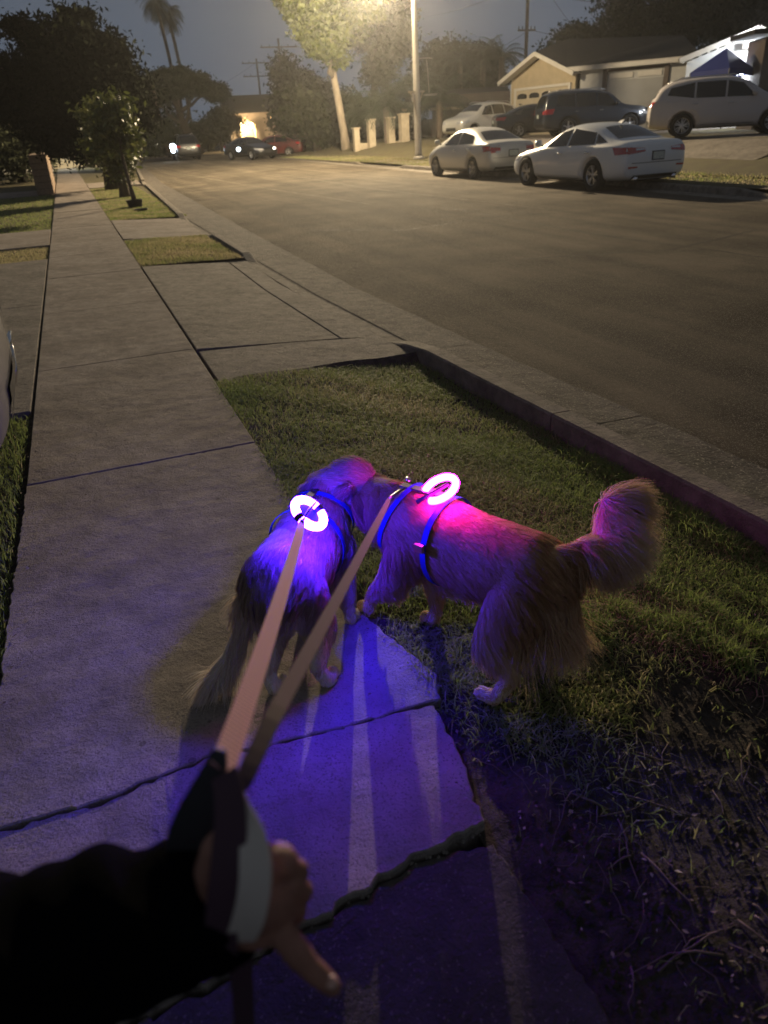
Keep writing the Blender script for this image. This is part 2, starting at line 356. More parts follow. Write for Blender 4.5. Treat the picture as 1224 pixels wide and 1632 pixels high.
# broken crumbs of concrete in the cracks
b = MB()
for k in range(60):
    if k < 34: x = random.uniform(.05, .60); y = float(np.interp(x, [p[0] for p in crack2], [p[1] for p in crack2])) - .01 + random.gauss(0, .006); z = -.024
    else: x = random.uniform(-.5, .65); y = float(np.interp(x, [p[0] for p in crack1], [p[1] for p in crack1])) - .01 + random.gauss(0, .004); z = -.012
    r = random.uniform(.002, .006); b.tube([(x, y, z - r), (x, y, z), (x + .3 * r, y, z + r * .8)], [r * .8, r, r * .5], 5, smooth=False)
b.build('concrete_crumbs', M['concrete2'], label='small concrete crumbs lying in the broken sidewalk cracks', cat='rubble', kind='stuff')

# near driveways, aprons and left driveways, each poured slab a piece
dr = MB().add([(SWR + .01, 4.6, -.16), (2.15, 4.6, -.16), (2.15, 11, -.16), (SWR + .01, 11, -.16)], [(0, 1, 2, 3)]).build('driveway_apron', M['soil'], kind='structure')
az = lambda x, y: -.004 - .085 * smooth01((x - .9) / 1.25)
slab('slab', [(SWR + .02, 5.93), (1.86, 5.87), (1.80, 8.4), (1.84, 10.78), (SWR + .02, 10.68)], 0, .08, M['concrete2'], dr, tilt=lambda x, y: az(x, y))
slab('slab', [(1.87, 5.87), (kb(5.9) + .02, 5.75), (2.06, 8.7), (kb(10.8) + .02, 10.95), (1.85, 10.8), (1.81, 8.4)], 0, .08, M['concrete2'], dr, tilt=lambda x, y: az(x, y))
slab('slab', [(SWR + .03, 4.92), (kb(5) - .01, 5.12), (kb(5.7) - .01, 5.72), (1.4, 5.86), (SWR + .03, 5.895)], 0, .08, M['concrete2'], dr, tilt=lambda x, y: az(x, y) - .014 + .03 * smooth01((x - 1.2) / .9))
d2 = MB().add([(SWR + .01, 13.9, -.16), (2.2, 13.9, -.16), (2.2, 18, -.16), (SWR + .01, 18, -.16)], [(0, 1, 2, 3)]).build('second_driveway_apron', M['soil'], kind='structure')
slab('slab', [(SWR + .02, 14.15), (kb(13.8) + .01, 13.75), (kb(17.7) + .01, 17.75), (SWR + .02, 17.9)], 0, .08, M['concrete'], d2, tilt=lambda x, y: az(x, y) * .8)
d3 = MB().add([(SWR + .01, 31.8, -.16), (2.7, 31.8, -.16), (2.9, 36, -.16), (SWR + .01, 36, -.16)], [(0, 1, 2, 3)]).build('third_driveway_apron', M['soil'], kind='structure')
slab('slab', [(SWR + .02, 31.8), (2.6, 32.3), (2.75, 35.8), (SWR + .02, 36)], 0, .08, M['concrete'], d3)
d4 = MB().add([(-9, 4.9, -.1), (SWL - .01, 4.9, -.1), (SWL - .01, 12.5, -.1), (-9, 12.5, -.1)], [(0, 1, 2, 3)]).build('left_driveway', M['soil'], kind='structure')
for y0, y1 in ((4.96, 8.7), (8.71, 12.42)):
    slab('slab', [(-4.5, y0), (SWL - .02, y0), (SWL - .02, y1), (-4.5, y1)], .003, .07, M['concrete2'], d4)
    slab('slab', [(-9, y0), (-4.51, y0), (-4.51, y1), (-9, y1)], .003, .07, M['concrete2'], d4)
d5 = MB().add([(-9, 14.2, -.1), (SWL - .01, 14.2, -.1), (SWL - .01, 17.1, -.1), (-9, 17.1, -.1)], [(0, 1, 2, 3)]).build('left_footpath', M['soil'], kind='structure')
slab('slab', [(-4.5, 14.28), (SWL - .02, 14.28), (SWL - .02, 17.05), (-4.5, 17.05)], .003, .07, M['concrete'], d5)
slab('slab', [(-9, 14.28), (-4.51, 14.28), (-4.51, 17.05), (-9, 17.05)], .003, .07, M['concrete'], d5)
d6 = MB().add([(-12, 29.95, -.03), (SWL - .01, 29.95, -.03), (SWL - .01, 33.9, -.03), (-12, 33.9, -.03)], [(0, 1, 2, 3)]).build('far_left_driveway', M['concrete'], kind='structure')

# near kerb with gutter, in cast sections
kbo = MB(); 
for i in range(len(YS) - 1): pass
kr = strip('kerb_bed', lambda y: kb(y), lambda y: asp(y) - .1, lambda x, y: -.17, YS, M['soil'], 1, kind='structure')
def kheight(y):
    if 5.0 < y < 11.1: return 0.11 * (1 - smooth01((y - 5.0) / .7) + smooth01((y - 10.6) / .5))
    if 13.6 < y < 18.0: return 0.11 * (1 - smooth01((y - 13.6) / .5) + smooth01((y - 17.5) / .5))
    if 32 < y < 36: return .03
    return .11
secs = [-8, -4, -1, 1.15, 3.3, 5.28, 8.2, 11.0, 13.4, 15.8, 18.0, 21, 24, 27, 30, 33, 36, 40, 44, 50, 58, 66, 80, 100, 130, 160]
for a, c in zip(secs[:-1], secs[1:]):
    n = max(2, int((c - a) / .35)) if c < 45 else 3
    ys = np.linspace(a + .006, c - .006, n + 1)
    kk = MB(); vs = []; fs = []
    for y in ys:
        x0 = kb(y); h = kheight(y); zt = -.11 + h
        prof = [(x0, -.16), (x0, zt - .012), (x0 + .012, zt), (x0 + .125, zt - .002), (x0 + .15, zt - .02), (x0 + .185, -.125), (asp(y) + .004 * math.sin(y * 9), -.142), (asp(y) + .004 * math.sin(y * 9), -.2)]
        vs += [(px, y, min(pz, zt) if i < 5 else pz) for i, (px, pz) in enumerate(prof)]
    m_ = 8
    for i in range(len(ys) - 1):
        for k in range(m_ - 1): fs.append((i * m_ + k, i * m_ + k + 1, (i + 1) * m_ + k + 1, (i + 1) * m_ + k))
    fs += [tuple(range(m_)), tuple(range((len(ys) - 1) * m_ + m_ - 1, (len(ys) - 1) * m_ - 1, -1))]
    kk.add(vs, fs); ks = kk.build('kerb_section', M['kerb'], kr); gp = MB(); vs = []; fs = []
    nn_ = max(2, int((c - a) / .2)) if c < 20 else n
    for y in np.linspace(a + .006, c - .006, nn_ + 1):
        ed = asp(y) + .010 * math.sin(y * 9) + .008 * math.sin(y * 31)
        for t_ in (0, .33, .66, 1): x_ = kb(y) + .19 + (ed - kb(y) - .19) * t_; vs.append((x_, y, -.119 - .016 * t_ + (.004 if t_ == 1 else 0)))
        vs.append((ed + .004, y, -.2))
    for i in range(nn_):
        for k in range(4): fs.append((i * 5 + k, i * 5 + k + 1, (i + 1) * 5 + k + 1, (i + 1) * 5 + k))
    gp.add(vs, fs).build('gutter_pan', M['gutter'], ks)
# ragged asphalt edge: loose grit in the seam
V = []; Fc = []
for k in range(5200):
    y = random.uniform(1.5, 14) if k < 4000 else random.uniform(14, 26); x = asp(y) + .03 + abs(random.gauss(0, .03)) * random.choice((1, 1, -.2)); r = random.uniform(.003, .009); z = -.140
    i = len(V); a = random.random() * 3
    for q in range(3): V.append((x + r * math.cos(a + q * 2.1), y + r * math.sin(a + q * 2.1), z))
    V.append((x, y, z + r * 1.1)); Fc += [(i, i + 1, i + 3), (i + 1, i + 2, i + 3), (i + 2, i, i + 3)]
np_mesh('grit', V, Fc, M['gutter'], label='loose grit along the seam between gutter and asphalt', cat='gravel', kind='stuff')
# far kerb
fr = strip('far_kerb', lambda y: fk(y) - .02, lambda y: fk(y) + .16, lambda x, y: -.17, YS, M['soil'], 1, kind='structure')
def fh(y):
    for a, c in ((8.2, 12.0), (31.2, 37.6)):
        if a < y < c: return .13 - .10 * smooth01((y - a) / .6) * smooth01((c - y) / .6)
    return .13
fs_ = [-8, -2, 4, 8, 12.2, 16, 20, 24, 28, 31, 34.4, 37.8, 42, 48, 56, 66, 80, 110, 160]
for a, c in zip(fs_[:-1], fs_[1:]):
    n = max(2, int((c - a) / .5)); ys = np.linspace(a + .008, c - .008, n + 1); vs = []; fs = []
    for y in ys:
        x0 = fk(y); zt = -.115 + fh(y); vs += [(x0 - .45, y, -.128), (x0 - .02, y, -.115), (x0, y, zt - .02), (x0 + .025, y, zt), (x0 + .16, y, zt), (x0 + .16, y, -.2)]
    for i in range(n):
        for k in range(5): fs.append((i * 6 + k, i * 6 + k + 1, (i + 1) * 6 + k + 1, (i + 1) * 6 + k))
    MB().add(vs, fs).build('kerb_section', M['kerb'], fr)
# far sidewalk and aprons
fsw = strip('far_sidewalk', lambda y: fk(y) + 1.75, lambda y: fk(y) + 2.95, lambda x, y: .02, YS, M['concrete'], 1, kind='structure')
for (a, c, x1, nm) in ((8.4, 11.8, 1.74, 'far_apron'), (31.5, 37.3, 1.74, 'lamp_apron')):
    strip(nm, lambda y: fk(y) + .15, lambda y, x1=x1: fk(y) + x1, lambda x, y: .026, list(np.linspace(a, c, 6)), M['concrete'], 1, kind='structure')
strip('house_driveway', lambda y: fk(y) + 2.96, lambda y: 34, lambda x, y: zland(x, y) + .012, list(np.linspace(27.5, 37.5, 8)), M['concrete'], 20, kind='structure')
strip('second_house_driveway', lambda y: fk(y) + 2.96, lambda y: 34, lambda x, y: zland(x, y) + .012, list(np.linspace(16.0, 21.5, 5)), M['concrete2'], 20, kind='structure')

# worn seams, scuffs and patched cuts in the asphalt
def zroad(x, y): return -.135 + .05 * math.sin(PI * min(1, max(0, (x - asp(y)) / (fk(y) - asp(y)))))
M['seam'] = mat('crack_filler', (.46, .40, .30), .95, noise=.5, nscale=6, bump=1, bscale=60)
M['tar'] = mat('tar_strip', (.055, .046, .038), .7, noise=.4, nscale=5, bump=.6, bscale=40)
def road_line(pts, w, m, nm):
    P_ = []
    for a, c in zip(pts[:-1], pts[1:]):
        n_ = max(2, int(math.dist(a, c) / .22)); P_ += [(a[0] + (c[0] - a[0]) * k / n_ + random.gauss(0, .014), a[1] + (c[1] - a[1]) * k / n_ + random.gauss(0, .014)) for k in range(n_)]
    P_.append(pts[-1]); vs = []; fs = []
    for i, p in enumerate(P_):
        q = P_[min(i + 1, len(P_) - 1)]; r_ = P_[max(i - 1, 0)]; d = Vector((q[0] - r_[0], q[1] - r_[1])).normalized(); ww = w * random.uniform(.35, 1.0)
        for s_ in (-1, 1): x_, y_ = p[0] - d.y * s_ * ww, p[1] + d.x * s_ * ww; vs.append((x_, y_, zroad(x_, y_) + .004))
    for i in range(len(P_) - 1): fs.append((2 * i, 2 * i + 1, 2 * i + 3, 2 * i + 2))
    MB().add(vs, fs, True).build(nm, m, kind='structure')
for L_ in ([(5.2, 60), (5.4, 40), (5.9, 26), (6.4, 17)], [(8.2, 48), (8.4, 30), (8.1, 22), (8.5, 13)], [(10.4, 44), (10.2, 30), (10.6, 23)], [(4.3, 33), (6.8, 31), (9.6, 32.5), (12.6, 31.5)], [(4.0, 20.5), (7.2, 21.5), (10.8, 20.6)], [(6.2, 27), (8.5, 25.2), (11.2, 25.8)], [(4.4, 44), (8, 42), (13, 43)]): road_line(L_, .035, M['seam'], 'road_seam')
for L_ in ([(7.3, 15), (7.1, 9.5), (7.5, 5.2)], [(3.6, 14), (5.2, 12.2), (8.0, 12.8)], [(5.2, 8.4), (7.0, 7.7), (9.0, 8.3)]): road_line(L_, .014, M['tar'], 'road_crack')
# verge between sidewalk and kerb
def zverge(x, y):
    t = smooth01((x - SWR) / (kb(y) - SWR)); base = -.022 - (.108 if y < 5 else .03) * t ** 1.5
    return base + .008 * math.sin(x * 9 + y * 3) * math.sin(y * 7) + (-.02 * smooth01((1.35 - y) / .5) if y < 1.4 else 0) - .12 * max(0, 1.0 - y) * smooth01((1.0 - x) / .35) + (.010 * math.sin(x * 23 + 2 * math.sin(y * 13)) * math.sin(y * 19 + x * 7) if y < 1.6 else 0)
strip('near_verge', lambda y: SWR - .06, lambda y: kb(y) + .003, zverge, list(np.linspace(-3, 5.05, 110)), M['soil'], 28, kind='structure')
strip('second_verge', lambda y: SWR + .01, lambda y: kb(y) + .003, zverge, list(np.linspace(10.8, 14.05, 14)), M['soil_pale'], 8, kind='structure')
strip('third_verge', lambda y: SWR + .01, lambda y: kb(y) + .003, zverge, list(np.linspace(17.95, 31.75, 20)), M['lawnbase'], 6, kind='structure')
strip('fourth_verge', lambda y: SWR + .01, lambda y: kb(y) + .003, zverge, list(np.linspace(36.05, 160, 30)), M['lawnbase'], 4, kind='structure')

def grass(name, n, sampler, h, wd, zf, colf, label, parent=None, lean=.6):
    P = np.array([sampler() for _ in range(n)]); N = len(P)
    Z = np.array([zf(x, y) for x, y in P]); H = h[0] + (h[1] - h[0]) * RS.rand(N) ** 1.5; A = RS.rand(N) * 2 * PI; ln = lean * (.3 + RS.rand(N)); B = RS.rand(N) * 2 * PI
    dx, dy = np.cos(A), np.sin(A); sx, sy = np.cos(B) * wd, np.sin(B) * wd
    b0 = np.stack([P[:, 0], P[:, 1], Z - .004], 1); s = np.stack([sx, sy, 0 * sx], 1)
    m1 = b0 + np.stack([dx * ln * H * .35, dy * ln * H * .35, H * .6], 1); t = b0 + np.stack([dx * ln * H * 1.1, dy * ln * H * 1.1, H * (1.0 - .35 * ln)], 1)
    V = np.stack([b0 - s, b0 + s, m1 - s * .8, m1 + s * .8, t], 1).reshape(-1, 3)
    i = np.arange(N)[:, None] * 5; Fc = np.concatenate([i + [0, 1, 3], i + [0, 3, 2], i + [2, 3, 4]], 0)
    c = np.repeat(np.array([colf(x, y) for x, y in P]), 5)
    return np_mesh(name, V, Fc, M['grass'], parent, col=c, label=label, cat='grass', kind='stuff')
def pn(x, y, s=1.0):                                 # cheap patchy noise 0..1
    return .5 + .25 * math.sin(x * 5.1 * s + 1.3 * math.sin(y * 3.7 * s)) + .25 * math.sin(y * 6.3 * s + 2.1 * math.sin(x * 4.3 * s + 1))
def s_near():
    while True:
        y = random.uniform(.2, 5.0) if random.random() < .6 else random.uniform(1.2, 3.4); x = random.uniform(SWR - .02 if y > 2.3 else SWR + .03, kb(y) - .01)
        if y < 1.5 and x < .78 and random.random() < .8: continue
        e = 1.12 + .22 * math.sin(x * 4 + 1) + .12 * math.sin(x * 11)      # bare earth nearer than this
        k = 1.0 if y > e + .22 else (.42 * (y - e) / .22 + .04 if y > e else .035)
        if random.random() < k * (.35 + .65 * pn(x, y)): return x, y
grass('grass', 100000, s_near, (.020, .062), .0022, zverge, lambda x, y: min(1, max(0, .30 + .42 * pn(x, y, .7) + random.gauss(0, .16) + (.22 if x > 1.75 and y < 2.9 else 0))), 'trampled green and straw grass of the verge under the dogs', lean=1.2)
def s_tuft():
    c = random.choice(tufts); return c[0] + random.gauss(0, c[2]), c[1] + random.gauss(0, c[2] * 1.6)
tufts = [(kb(y) - .07 - .05 * random.random(), y, .03) for y in np.linspace(1.9, 2.9, 9)] + [(random.uniform(.9, 1.9), random.uniform(1.3, 1.9), .03) for _ in range(14)]
grass('grass', 7000, s_tuft, (.05, .10), .0022, zverge, lambda x, y: .85 + random.gauss(0, .1), 'taller fresh green tufts against the inner face of the kerb', lean=.8)
grass('grass', 16000, lambda: (random.uniform(SWR + .02, kb(12) - .05), random.uniform(10.8, 13.9)), (.02, .055), .004, zverge, lambda x, y: min(1, max(0, .15 + .3 * pn(x, y, .6) + random.gauss(0, .12))), 'thin dry grass of the small verge between the two driveways')
grass('grass', 24000, lambda: (random.uniform(SWR + .02, kb(24) - .05), 17.95 + 13.6 * random.random() ** 1.4), (.02, .05), .006, zverge, lambda x, y: min(1, max(0, .22 + .35 * pn(x, y, .9) + random.gauss(0, .14))), 'short green grass round the staked sapling')
grass('grass', 26000, lambda: (random.uniform(-2.2, SWL - .03), random.uniform(2.2, 4.9)), (.03, .08), .0022, lambda x, y: -.035, lambda x, y: min(1, max(0, .6 + random.gauss(0, .18))), 'dark green lawn corner left of the near sidewalk')
grass('grass', 12000, lambda: (random.uniform(-4, SWL - .03), random.uniform(12.5, 14.2)), (.02, .05), .004, lambda x, y: -.035, lambda x, y: min(1, max(0, .2 + random.gauss(0, .12))), 'narrow dry grass strip between driveway and footpath on the left')
grass('grass', 36000, lambda: (random.uniform(-7, SWL - .03), 17.15 + 12.6 * random.random() ** 1.3), (.02, .06), .006, lambda x, y: -.035, lambda x, y: min(1, max(0, .5 + random.gauss(0, .14))), 'mown front lawn left of the sidewalk')
grass('grass', 30000, lambda: (random.uniform(13.3, 16), random.uniform(6, 52)), (.02, .07), .012, zland, lambda x, y: min(1, max(0, .15 + .3 * pn(x, y, .3) + random.gauss(0, .12))), 'patchy dry grass of the verge across the street')

# wood chips and dead leaves
def chips(n, sampler, size, zf, label):
    V = []; Fc = []; c = []
    for k in range(n):
        x, y = sampler(); r = random.uniform(*size); a = random.random() * 2 * PI; z = zf(x, y) + random.uniform(.003, .012); e = random.uniform(.25, .8)
        u = Vector((math.cos(a), math.sin(a), random.uniform(-.3, .3))) * r; v = Vector((-math.sin(a), math.cos(a), random.uniform(-.3, .3))) * r * e; p = Vector((x, y, z)); i = len(V)
        V += [p - u, p - v * .8 + Vector((0, 0, r * .2)), p + u, p + v]; Fc += [(i, i + 1, i + 2), (i, i + 2, i + 3)]; c += [random.random()] * 4
    return np_mesh(label.split()[0] + '_leaf_litter', V, Fc, M['chips'], col=c, label=label, cat='leaf litter', kind='stuff')
chips(1700, lambda: (random.uniform(.68, 2.1), .3 + 3.0 * random.random() ** 1.9), (.003, .010), zverge, 'scattered dead leaves and wood chips on the near verge')
chips(150, lambda: (random.uniform(SWL + .02, SWR - .02), 1.1 + 7 * random.random() ** 1.5), (.002, .007), lambda x, y: lip(x, y) if y < 3.7 else .0, 'tiny dry crumbs and petals on the sidewalk')
chips(120, lambda: (random.choice((SWL, SWR)) + random.gauss(0, .03), 1.7 + 8 * random.random() ** 1.5), (.004, .011), lambda x, y: .0, 'crumpled dry leaves caught along the edges of the sidewalk')
chips(60, lambda: (random.uniform(.8, 2.0), random.uniform(5.1, 10)), (.004, .01), az, 'bright pale crumbs on the driveway apron')
chips(150, lambda: (random.uniform(2.3, 9.0), random.uniform(2.2, 12)), (.004, .012), lambda x, y: -.125 if x < 2.9 else -.1, 'pale specks of litter lying in gutter and road')
# clods and crumbs of earth
V = []; Fc = []
for k in range(5200):
    y = .3 + 1.35 * random.random(); x = random.uniform(.66, 1.9)
    if y > 1.15 + .2 * math.sin(x * 5): 
        if random.random() < .8: continue
    r = random.uniform(.002, .009) * (1 if random.random() < .93 else 2.0); z = zverge(x, y) - r * .2; i = len(V); a = random.random() * 3
    for q in range(4): V.append((x + r * (1 + .4 * random.random()) * math.cos(a + q * 1.57), y + r * (1 + .4 * random.random()) * math.sin(a + q * 1.57), z))
    V.append((x + r * .3 * random.random(), y, z + r * random.uniform(.7, 1.2)))
    Fc += [(i + q, i + (q + 1) % 4, i + 4) for q in range(4)]
np_mesh('earth_clods', V, Fc, M['soil'], label='clods and crumbs of dry earth on the bare corner of the verge', cat='soil', kind='stuff')
# roots and twigs on the bare earth
b = MB()
for k in range(150):
    x = random.uniform(.72, 1.7); y = random.uniform(.40, 1.45); a = random.random() * 2 * PI; L = random.uniform(.03, .22); pts = []
    for i in range(5):
        pts.append((x, y, zverge(x, y) + .004 + .006 * math.sin(i * 1.4) ** 2)); a += random.gauss(0, .35); x += math.cos(a) * L / 4; y += math.sin(a) * L / 4
    r = random.uniform(.0010, .0034); b.tube(pts, [r, r, r * .8, r * .6, r * .3], 5)
b.build('loose_twigs', M['twig'], label='tangle of thin roots and twigs on the bare earth of the verge', cat='twigs', kind='stuff')

# ------------------------------------------------------------------ street lamp
def street_lamp():
    base = gr(673, 254, .02); base = Vector((15.55, 34.6, .02))
    t = empty('street_lamp', 'tall concrete street lamp pole with its arm lit above the road', 'street lamp', base)
    hz = 7.6
    MB().tube([(0, 0, 0), (-.01, 0, .3), (-.02, 0, 3), (-.04, 0, hz - .5), (-.05, 0, hz - .1)], [.20, .165, .15, .105, .09], 12).build('pole', M['steel'], t)
    MB().tube([(0, 0, -.05), (0, 0, .12), (0, 0, .16)], [.26, .26, .19], 12).build('base_plate', M['steel'], t)
    MB().tube([(-.05, 0, hz - .3), (-.35, 0, hz - .02), (-1.0, 0, hz + .05), (-1.65, 0, hz - .1)], [.05, .045, .04, .035], 8).build('arm', M['steel'], t)
    h = MB().tube([(-1.55, 0, hz - .10), (-1.7, 0, hz - .12), (-2.0, 0, hz - .17), (-2.25, 0, hz - .19), (-2.33, 0, hz - .2)], [.05, .12, .16, .12, .03], 12).build('lamp_head', M['steel'], t)
    MB().lathe([(.001, -.10), (.07, -.09), (.12, -.05), (.14, 0), (.001, .0)], (-2.0, 0, hz - .33), (0, 0, 1), 16).build('lamp_lens', M['lamp_glow'], h)
    # cross bracket with small fittings
    MB().box((-.05, -.05, 2.78), (.80, .09, .07), rz=.1).build('cross_arm', M['pillar'], t)
    for s in (-1, 1): MB().bar((.08 * s - .02, -.04, 2.30), (.30 * s - .05, -.05, 2.74), .045).build('brace', M['pillar'], t)
    MB().box((.62, -.1, 2.64), (.62, .16, .07)).build('side_bracket', M['steel'], t)
    MB().tube([(0, 0, 4.05), (.6, 0, 4.08), (.78, 0, 4.05)], .022, 6).build('upper_bracket', M['steel'], t)
    MB().tube([(.5, 0, 4.0), (.56, 0, 3.5), (.6, 0, 2.72)], .018, 6).build('cable', M['steel'], t)
    MB().tube([(-.22, -.02, 2.70), (-.24, -.02, 2.52), (-.22, 0, 2.38)], [.05, .06, .02], 8).build('insulator', M['trim'], t)
    MB().box((0.02, 0, 1.2), (.06, .36, .5)).build('inspection_cover', M['steel'], t)
    return t
street_lamp()
ld = bpy.data.lights.new('street_lamp_light', 'POINT'); ld.energy = LAMP_POWER; ld.color = (1.0, .79, .50); ld.shadow_soft_size = .13
ld.use_nodes = True; n, l = ld.node_tree.nodes, ld.node_tree.links           # street optics: weaker straight down, strongest towards the far throw
e = n['Emission']; tcn = n.new('ShaderNodeTexCoord'); sxz = n.new('ShaderNodeSeparateXYZ'); l.new(tcn.outputs['Normal'], sxz.inputs[0])
rr = n.new('ShaderNodeMapRange'); rr.inputs[1].default_value = -1.0; rr.inputs[2].default_value = -.22; rr.inputs[3].default_value = .13; rr.inputs[4].default_value = 1.0
l.new(sxz.outputs['Z'], rr.inputs[0])
hs_ = n.new('ShaderNodeMapRange'); hs_.inputs[1].default_value = .15; hs_.inputs[2].default_value = .65; hs_.inputs[3].default_value = 1.0; hs_.inputs[4].default_value = .14; l.new(sxz.outputs['X'], hs_.inputs[0])   # house-side shield
mu = n.new('ShaderNodeMath'); mu.operation = 'MULTIPLY'; l.new(rr.outputs[0], mu.inputs[0]); l.new(hs_.outputs[0], mu.inputs[1]); l.new(mu.outputs[0], e.inputs['Strength'])
lo = bpy.data.objects.new('street_lamp_light', ld); COL.objects.link(lo); lo.location = LAMP

# ------------------------------------------------------------------ cars
def car_tables(kind):
    # fraction from the front, bottom z, half width, belt z, roof half width, top z
    if kind == 'sedan': return [(0, .34, .60, .56, .50, .62), (.02, .22, .80, .64, .66, .71), (.08, .18, .90, .70, .76, .79), (.19, .18, .925, .80, .80, .88), (.27, .18, .93, .87, .78, .94), (.325, .18, .93, .90, .70, 1.03), (.42, .18, .93, .92, .62, 1.32), (.50, .18, .93, .93, .59, 1.42), (.60, .18, .93, .94, .585, 1.44), (.71, .18, .93, .95, .57, 1.39), (.80, .19, .93, .965, .58, 1.25), (.88, .20, .92, .985, .66, 1.07), (.93, .22, .91, .98, .72, 1.06), (.975, .24, .88, .96, .74, 1.04), (.99, .28, .85, .88, .70, .98), (1, .36, .78, .80, .62, .88)]
    if kind == 'compact': return [(0, .34, .55, .55, .46, .62), (.02, .22, .76, .64, .60, .71), (.08, .18, .85, .72, .72, .80), (.17, .18, .875, .82, .76, .92), (.23, .18, .88, .90, .72, 1.00), (.30, .18, .88, .92, .64, 1.16), (.40, .18, .88, .93, .59, 1.37), (.50, .18, .88, .94, .57, 1.435), (.62, .18, .88, .95, .56, 1.43), (.73, .18, .88, .96, .56, 1.34), (.82, .19, .88, .98, .60, 1.16), (.87, .20, .87, 1.0, .68, 1.06), (.94, .22, .86, 1.0, .70, 1.04), (.975, .24, .83, .96, .68, 1.01), (.99, .28, .80, .88, .64, .95), (1, .36, .72, .80, .56, .86)]
    if kind == 'suv': return [(0, .42, .62, .70, .52, .80), (.02, .28, .82, .84, .68, .93), (.08, .24, .90, .92, .78, 1.02), (.18, .24, .92, .98, .80, 1.10), (.25, .24, .92, 1.04, .76, 1.17), (.33, .24, .92, 1.06, .66, 1.45), (.41, .24, .92, 1.07, .61, 1.64), (.52, .24, .92, 1.08, .60, 1.71), (.66, .24, .92, 1.09, .60, 1.71), (.80, .24, .92, 1.11, .59, 1.67), (.90, .26, .91, 1.13, .57, 1.58), (.945, .28, .90, 1.14, .58, 1.40), (.975, .30, .88, 1.08, .64, 1.14), (.992, .32, .85, .96, .66, 1.02), (1, .42, .78, .84, .60, .90)]
    if kind == 'boxsuv': return [(0, .42, .66, .80, .60, .92), (.02, .30, .86, .92, .76, 1.02), (.08, .26, .93, .98, .82, 1.10), (.22, .26, .94, 1.04, .84, 1.16), (.27, .26, .94, 1.08, .78, 1.24), (.34, .26, .94, 1.12, .68, 1.58), (.40, .26, .94, 1.13, .65, 1.76), (.55, .26, .94, 1.13, .65, 1.82), (.75, .26, .94, 1.13, .65, 1.83), (.92, .28, .94, 1.13, .64, 1.80), (.965, .30, .93, 1.13, .64, 1.66), (.99, .34, .91, 1.05, .70, 1.20), (1, .42, .84, .92, .66, 1.0)]
